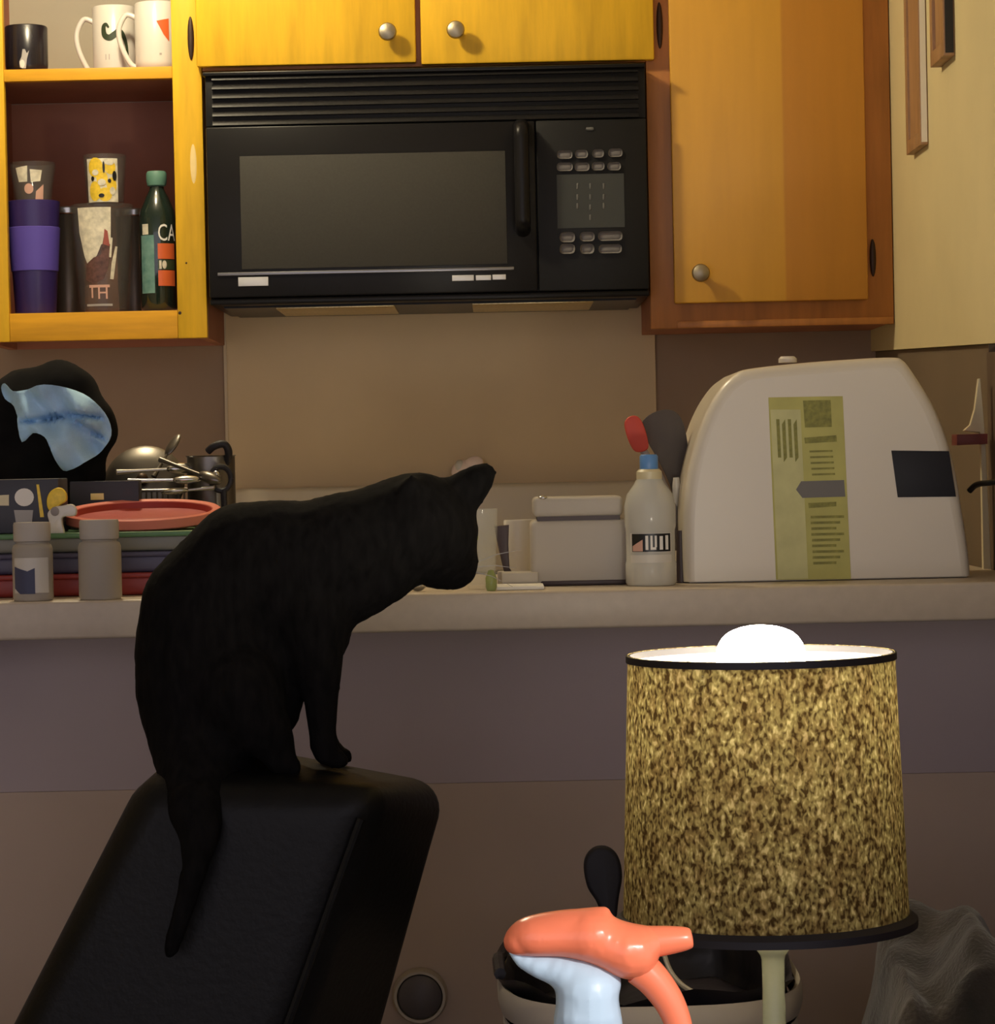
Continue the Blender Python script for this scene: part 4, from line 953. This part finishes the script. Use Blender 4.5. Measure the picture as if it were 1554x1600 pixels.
add('bottom_trim', lathe((lc.x, LY, lz0), [(rb - .003, .003), (rb + .002, .004), (rb + .008, -.001), (rb + .008, -.008), (rb - .003, -.008), (rb - .003, .003)], n), 'black_trim', LA)
bz = Z(1183, 1028, LY)
add('bulb', lathe((lc.x, LY, bz), [(max(0, p.x), p.y) for p in spline([(a, b, 0) for a, b in [(0, -.075), (.013, -.072), (.014, -.050), (.022, -.042), (.034, -.026), (.041, -.008), (.042, .002), (.039, .014), (.030, .024), (.015, .0295), (0, .031)]], 4)], 48), 'tbulb', LA)
add('socket', lathe((lc.x, LY, bz), [(0, -.125), (.018, -.122), (.018, -.076), (.014, -.073), (0, -.073)], 24), 'socket', LA)
sp_ = new()
for a in (0, 2.094, 4.189): tube([(lc.x, LY, bz - .10), (lc.x + rt * math.cos(a), LY + rt * math.sin(a), lz1 - .012)], .0013, 6, sp_)
add('spider', sp_, 'socket', LA)
zq = lambda v: Z(1198, v, LY) - TZ
add('stem', lathe((lc.x + .006, LY, TZ), [(0, .02), (.018, .02), (.012, .05), (.0105, zq(1540)), (.0108, zq(1500)), (.012, zq(1492)), (.0155, zq(1484)), (.0158, zq(1462)), (.012, zq(1455)), (.007, zq(1440)), (.0065, bz - .12 - TZ), (0, bz - .12 - TZ)], 32), 'stem', LA)
add('base', lathe((lc.x + .006, LY, TZ), [(0, .0005), (.075, .0005), (.075, .008), (.055, .016), (.022, .022), (0, .024)], 40), 'stem', LA)

# ================================================================== SPRAY BOTTLE
def inflate(name, poly, y, T, step, vox, m, parent, iters=5, squash=1.0):
    """rounded body whose outline is the polygon of (x, z): balls along its inside, one skin"""
    pl = smooth_poly(poly, 4); n_ = len(pl); sph = []
    x0, x1 = min(p[0] for p in pl), max(p[0] for p in pl); z0, z1 = min(p[1] for p in pl), max(p[1] for p in pl)
    ix = 0
    while x0 + ix * step <= x1:
        x = x0 + ix * step; iz = 0
        while z0 + iz * step <= z1:
            z = z0 + iz * step; ins = False; dm = 9
            for a in range(n_):
                (ax, az), (bx_, bz_) = pl[a], pl[(a + 1) % n_]
                if (az > z) != (bz_ > z) and x < (bx_ - ax) * (z - az) / (bz_ - az) + ax: ins = not ins
                L2 = (bx_ - ax) ** 2 + (bz_ - az) ** 2; t = 0 if L2 == 0 else max(0, min(1, ((x - ax) * (bx_ - ax) + (z - az) * (bz_ - az)) / L2))
                dm = min(dm, math.hypot(x - ax - t * (bx_ - ax), z - az - t * (bz_ - az)))
            if ins and dm > vox: sph.append((Vector((x, y, z)), min(dm, T) + vox * .3, (1, squash, 1)))
            iz += 1
        ix += 1
    return blob(name, sph, vox, m, parent, iters)
SY = 2.0; k = SY / F
SB = thing('spray_bottle', 'pale blue spray bottle with bright orange trigger head', 'spray bottle', (X(915, 1600, SY), SY, TZ))
head = [(787, 1478), (789, 1462), (800, 1446), (820, 1434), (860, 1425), (910, 1420), (950, 1418), (957, 1432), (985, 1443), (1030, 1450), (1076, 1459), (1083, 1466), (1078, 1474), (1055, 1482), (1032, 1490), (1027, 1505), (1030, 1520), (1003, 1528), (970, 1527), (925, 1505), (880, 1494), (830, 1493), (800, 1490)]
inflate('trigger_head', pz(head, SY), SY, .022, .0035, .0016, 'orange', SB, 4, 1.25)
add('nozzle', tube(spline([P(1015, 1472, SY), P(1045, 1469, SY), P(1068, 1467, SY), P(1078, 1466.5, SY), P(1082, 1466, SY)], 4), [.0115 - .0045 * i / 12 for i in range(13)] + [.0066, .0058, .0045, .002], 18), 'orange', SB)
trg = [P(1000, 1512, SY), P(1022, 1533, SY), P(1045, 1565, SY), P(1060, 1602, SY), P(1066, 1640, SY)]
tb = tube(spline(trg, 6), [.013 - .0045 * i / 24 for i in range(25)], 14); add('trigger', tb, 'orange', SB)
sh = [(792, 1480), (830, 1491), (880, 1494), (925, 1503), (968, 1524), (966, 1560), (966, 1625), (872, 1625), (869, 1560), (862, 1540), (835, 1526), (808, 1508)]
inflate('shroud', pz(sh, SY), SY, .0205, .0035, .0016, 'ltblue', SB, 4, 1.0)
zq = lambda v: Z(917, v, SY) - TZ
bc = (X(917, 1650, SY), SY, TZ)
add('body', lathe(bc, [(0, .0005), (.040, .0005), (.043, .006), (.043, zq(1800)), (.038, zq(1760)), (.022, zq(1700)), (.018, zq(1680)), (0, zq(1680))], 36), 'ltblue', SB)
add('collar', lathe(bc, [(.017, zq(1690)), (.022, zq(1686)), (.022, zq(1615)), (0, zq(1615))], 30), 'ltblue', SB)

# ================================================================== BIN, BLANKET AND OTHER LOW THINGS
bx, by, RZ = X(1011, 1510, 3.28), 3.29, Z(1040, 1572, 3.06)
def oval(c, prof, n=56, sx=1, sy=1, pw=3.0):
    t = bmesh.new(); rings = []
    for r, z in prof:
        ring = []
        for i in range(n):
            a = 2 * math.pi * i / n; ca, sa = math.cos(a), math.sin(a)
            ring.append(t.verts.new((c[0] + sx * r * math.copysign(abs(ca) ** (2 / pw), ca), c[1] + sy * r * math.copysign(abs(sa) ** (2 / pw), sa), c[2] + z)))
        rings.append(ring)
    for a, b in zip(rings, rings[1:]):
        for i in range(n): t.faces.new((a[i], a[(i + 1) % n], b[(i + 1) % n], b[i]))
    return t, rings
BN = thing('waste_bin', 'pale oval plastic bin with black liner behind the spray bottle', 'bin', (bx, by, 0))
sxx, syy = (X(1246, 1510, 3.28) - X(776, 1510, 3.28)) / 2, .235
t_, rg = oval((bx, by, 0), [(.80, 0), (.80, .004), (.97, RZ - .04), (.965, RZ - .038), (.79, .012)], 56, sxx, syy)
t_.faces.new(rg[0][::-1]); t_.faces.new(rg[-1]); bmesh.ops.recalc_face_normals(t_, faces=t_.faces[:]); add('tub', t_, 'bin', BN)
t_, rg = oval((bx, by, 0), [(.955, RZ - .030), (.985, RZ - .032), (1.0, RZ - .022), (1.0, RZ - .006), (.985, RZ), (.955, RZ - .003), (.945, RZ - .012), (.955, RZ - .030)], 56, sxx, syy)
bmesh.ops.remove_doubles(t_, verts=t_.verts[:], dist=1e-5); bmesh.ops.recalc_face_normals(t_, faces=t_.faces[:]); add('rim', t_, 'bin', BN)
prof = [(1.012, RZ - .05), (1.015, RZ + .004), (.98, RZ + .008), (.94, RZ - .002), (.90, RZ - .03), (.84, RZ - .05), (.55, RZ - .035), (.25, RZ - .03), (.02, RZ - .028)]
t_, rg = oval((bx, by, 0), prof[2:], 56, sxx, syy)
t_.faces.new(rg[-1])
for v in t_.verts: v.co += Vector(noise.noise_vector(v.co * 14)) * Vector((.5, .5, 1)).length * .012
bmesh.ops.recalc_face_normals(t_, faces=t_.faces[:]); add('liner', t_, 'bag', BN)
lf = []
for i in range(9):
    a = R(95 + i * 12); lf.append((bx + sxx * .99 * math.copysign(abs(math.cos(a)) ** .667, math.cos(a)), by + syy * .99 * math.copysign(abs(math.sin(a)) ** .667, math.sin(a)), RZ + .008 + .006 * math.sin(i * 1.9)))
add('liner_fold', tube(spline(lf, 4), .007, 8), 'bag', BN)
add('wire_handle', tube(spline([P(1035, 1482, 3.2), P(1046, 1515, 3.17), P(1064, 1538, 3.12), P(1086, 1552, 3.08)], 5), .0028, 8), 'bin', BN)
# black rounded upright shape behind the lamp shade
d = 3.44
o = add('black_upright_shape', prism(smooth_poly(pz([(912, 1358), (916, 1338), (930, 1325), (950, 1325), (966, 1340), (972, 1370), (966, 1410), (962, 1470), (968, 1530), (948, 1530), (944, 1460), (934, 1415), (918, 1388)], d), 4), d, d + .02, .005, 3), 'black_trim')
tag(o, 'black rounded shape standing up in the bin left of the lamp shade', 'paddle')
# round capped fitting on the half wall
d = HW; c = P(656, 1556, d - .012); k = d / F
t = thing('round_cap', 'round dark disc with pale rim beside the chair on the half wall', 'cap', (c.x, d, c.z - .035))
def wallround(prof, m, nm):
    q = lathe((0, 0, 0), prof, 40); bmesh.ops.transform(q, matrix=Matrix.Translation((c.x, HW - .003, c.z)) @ Matrix.Rotation(R(90), 4, 'X'), verts=q.verts[:]); return add(nm, q, m, t)
wallround([(0, 0), (43 * k, 0), (43 * k, .012), (40 * k, .02), (36 * k, .02), (35 * k, .012), (0, .012)], 'plate_ring', 'ring')
wallround([(0, .012), (35 * k, .012), (34 * k, .018), (28 * k, .022), (0, .024)], 'plate_disc', 'disc')
# furry blanket heap
bmB = bmesh.new(); nx, ny = 70, 40
bx0, bx1, by0, by1 = .356, XR - .012, 2.92, 3.45
grid = []
for j in range(ny + 1):
    row = []
    for i in range(nx + 1):
        s, q = i / nx, j / ny; x_ = bx0 + (bx1 - bx0) * s; y_ = by0 + (by1 - by0) * q
        e = min(1, s * 4.2) ** .5 * min(1, (1 - s) * 5) ** .5 * min(1, q * 4.5) ** .5 * min(1, (1 - q) * 5) ** .5
        h_ = .535 + .03 * math.sin(s * 3.2) + .022 * math.sin(11 * s + 4 * q) + .014 * math.sin(23 * s - 7 * q) + .02 * noise.noise(Vector((x_ * 14, y_ * 14, 3)))
        z_ = max(.004, h_ * (.02 + .98 * e))
        row.append(bmB.verts.new((x_ + .012 * noise.noise(Vector((x_ * 20, y_ * 20, z_ * 9))), y_ + .015 * math.sin(20 * s) * (1 - e), z_)))
    grid.append(row)
for j in range(ny):
    for i in range(nx): bmB.faces.new((grid[j][i], grid[j][i + 1], grid[j + 1][i + 1], grid[j + 1][i]))
bd = [e for e in bmB.edges if len(e.link_faces) == 1]
bmesh.ops.recalc_face_normals(bmB, faces=bmB.faces[:])
o = add('fur_blanket', bmB, 'blanket', None, True, 180); tag(o, 'rumpled grey brown furry blanket heaped right of the lamp', 'blanket')

# ================================================================== KITCHEN CEILING LIGHT
KL = (-.62, 4.36, 2.30)
t = thing('ceiling_light', 'bare warm bulb hanging below the kitchen ceiling', 'lamp', (KL[0], KL[1], CEIL - .12))
add('canopy', lathe((KL[0], KL[1], CEIL), [(0, -.001), (.055, -.001), (.05, -.02), (.02, -.05), (.018, -.075), (0, -.075)], 32), 'ceramic', t)
add('bulb', ball(KL, KITCHEN_R), 'kbulb', t)
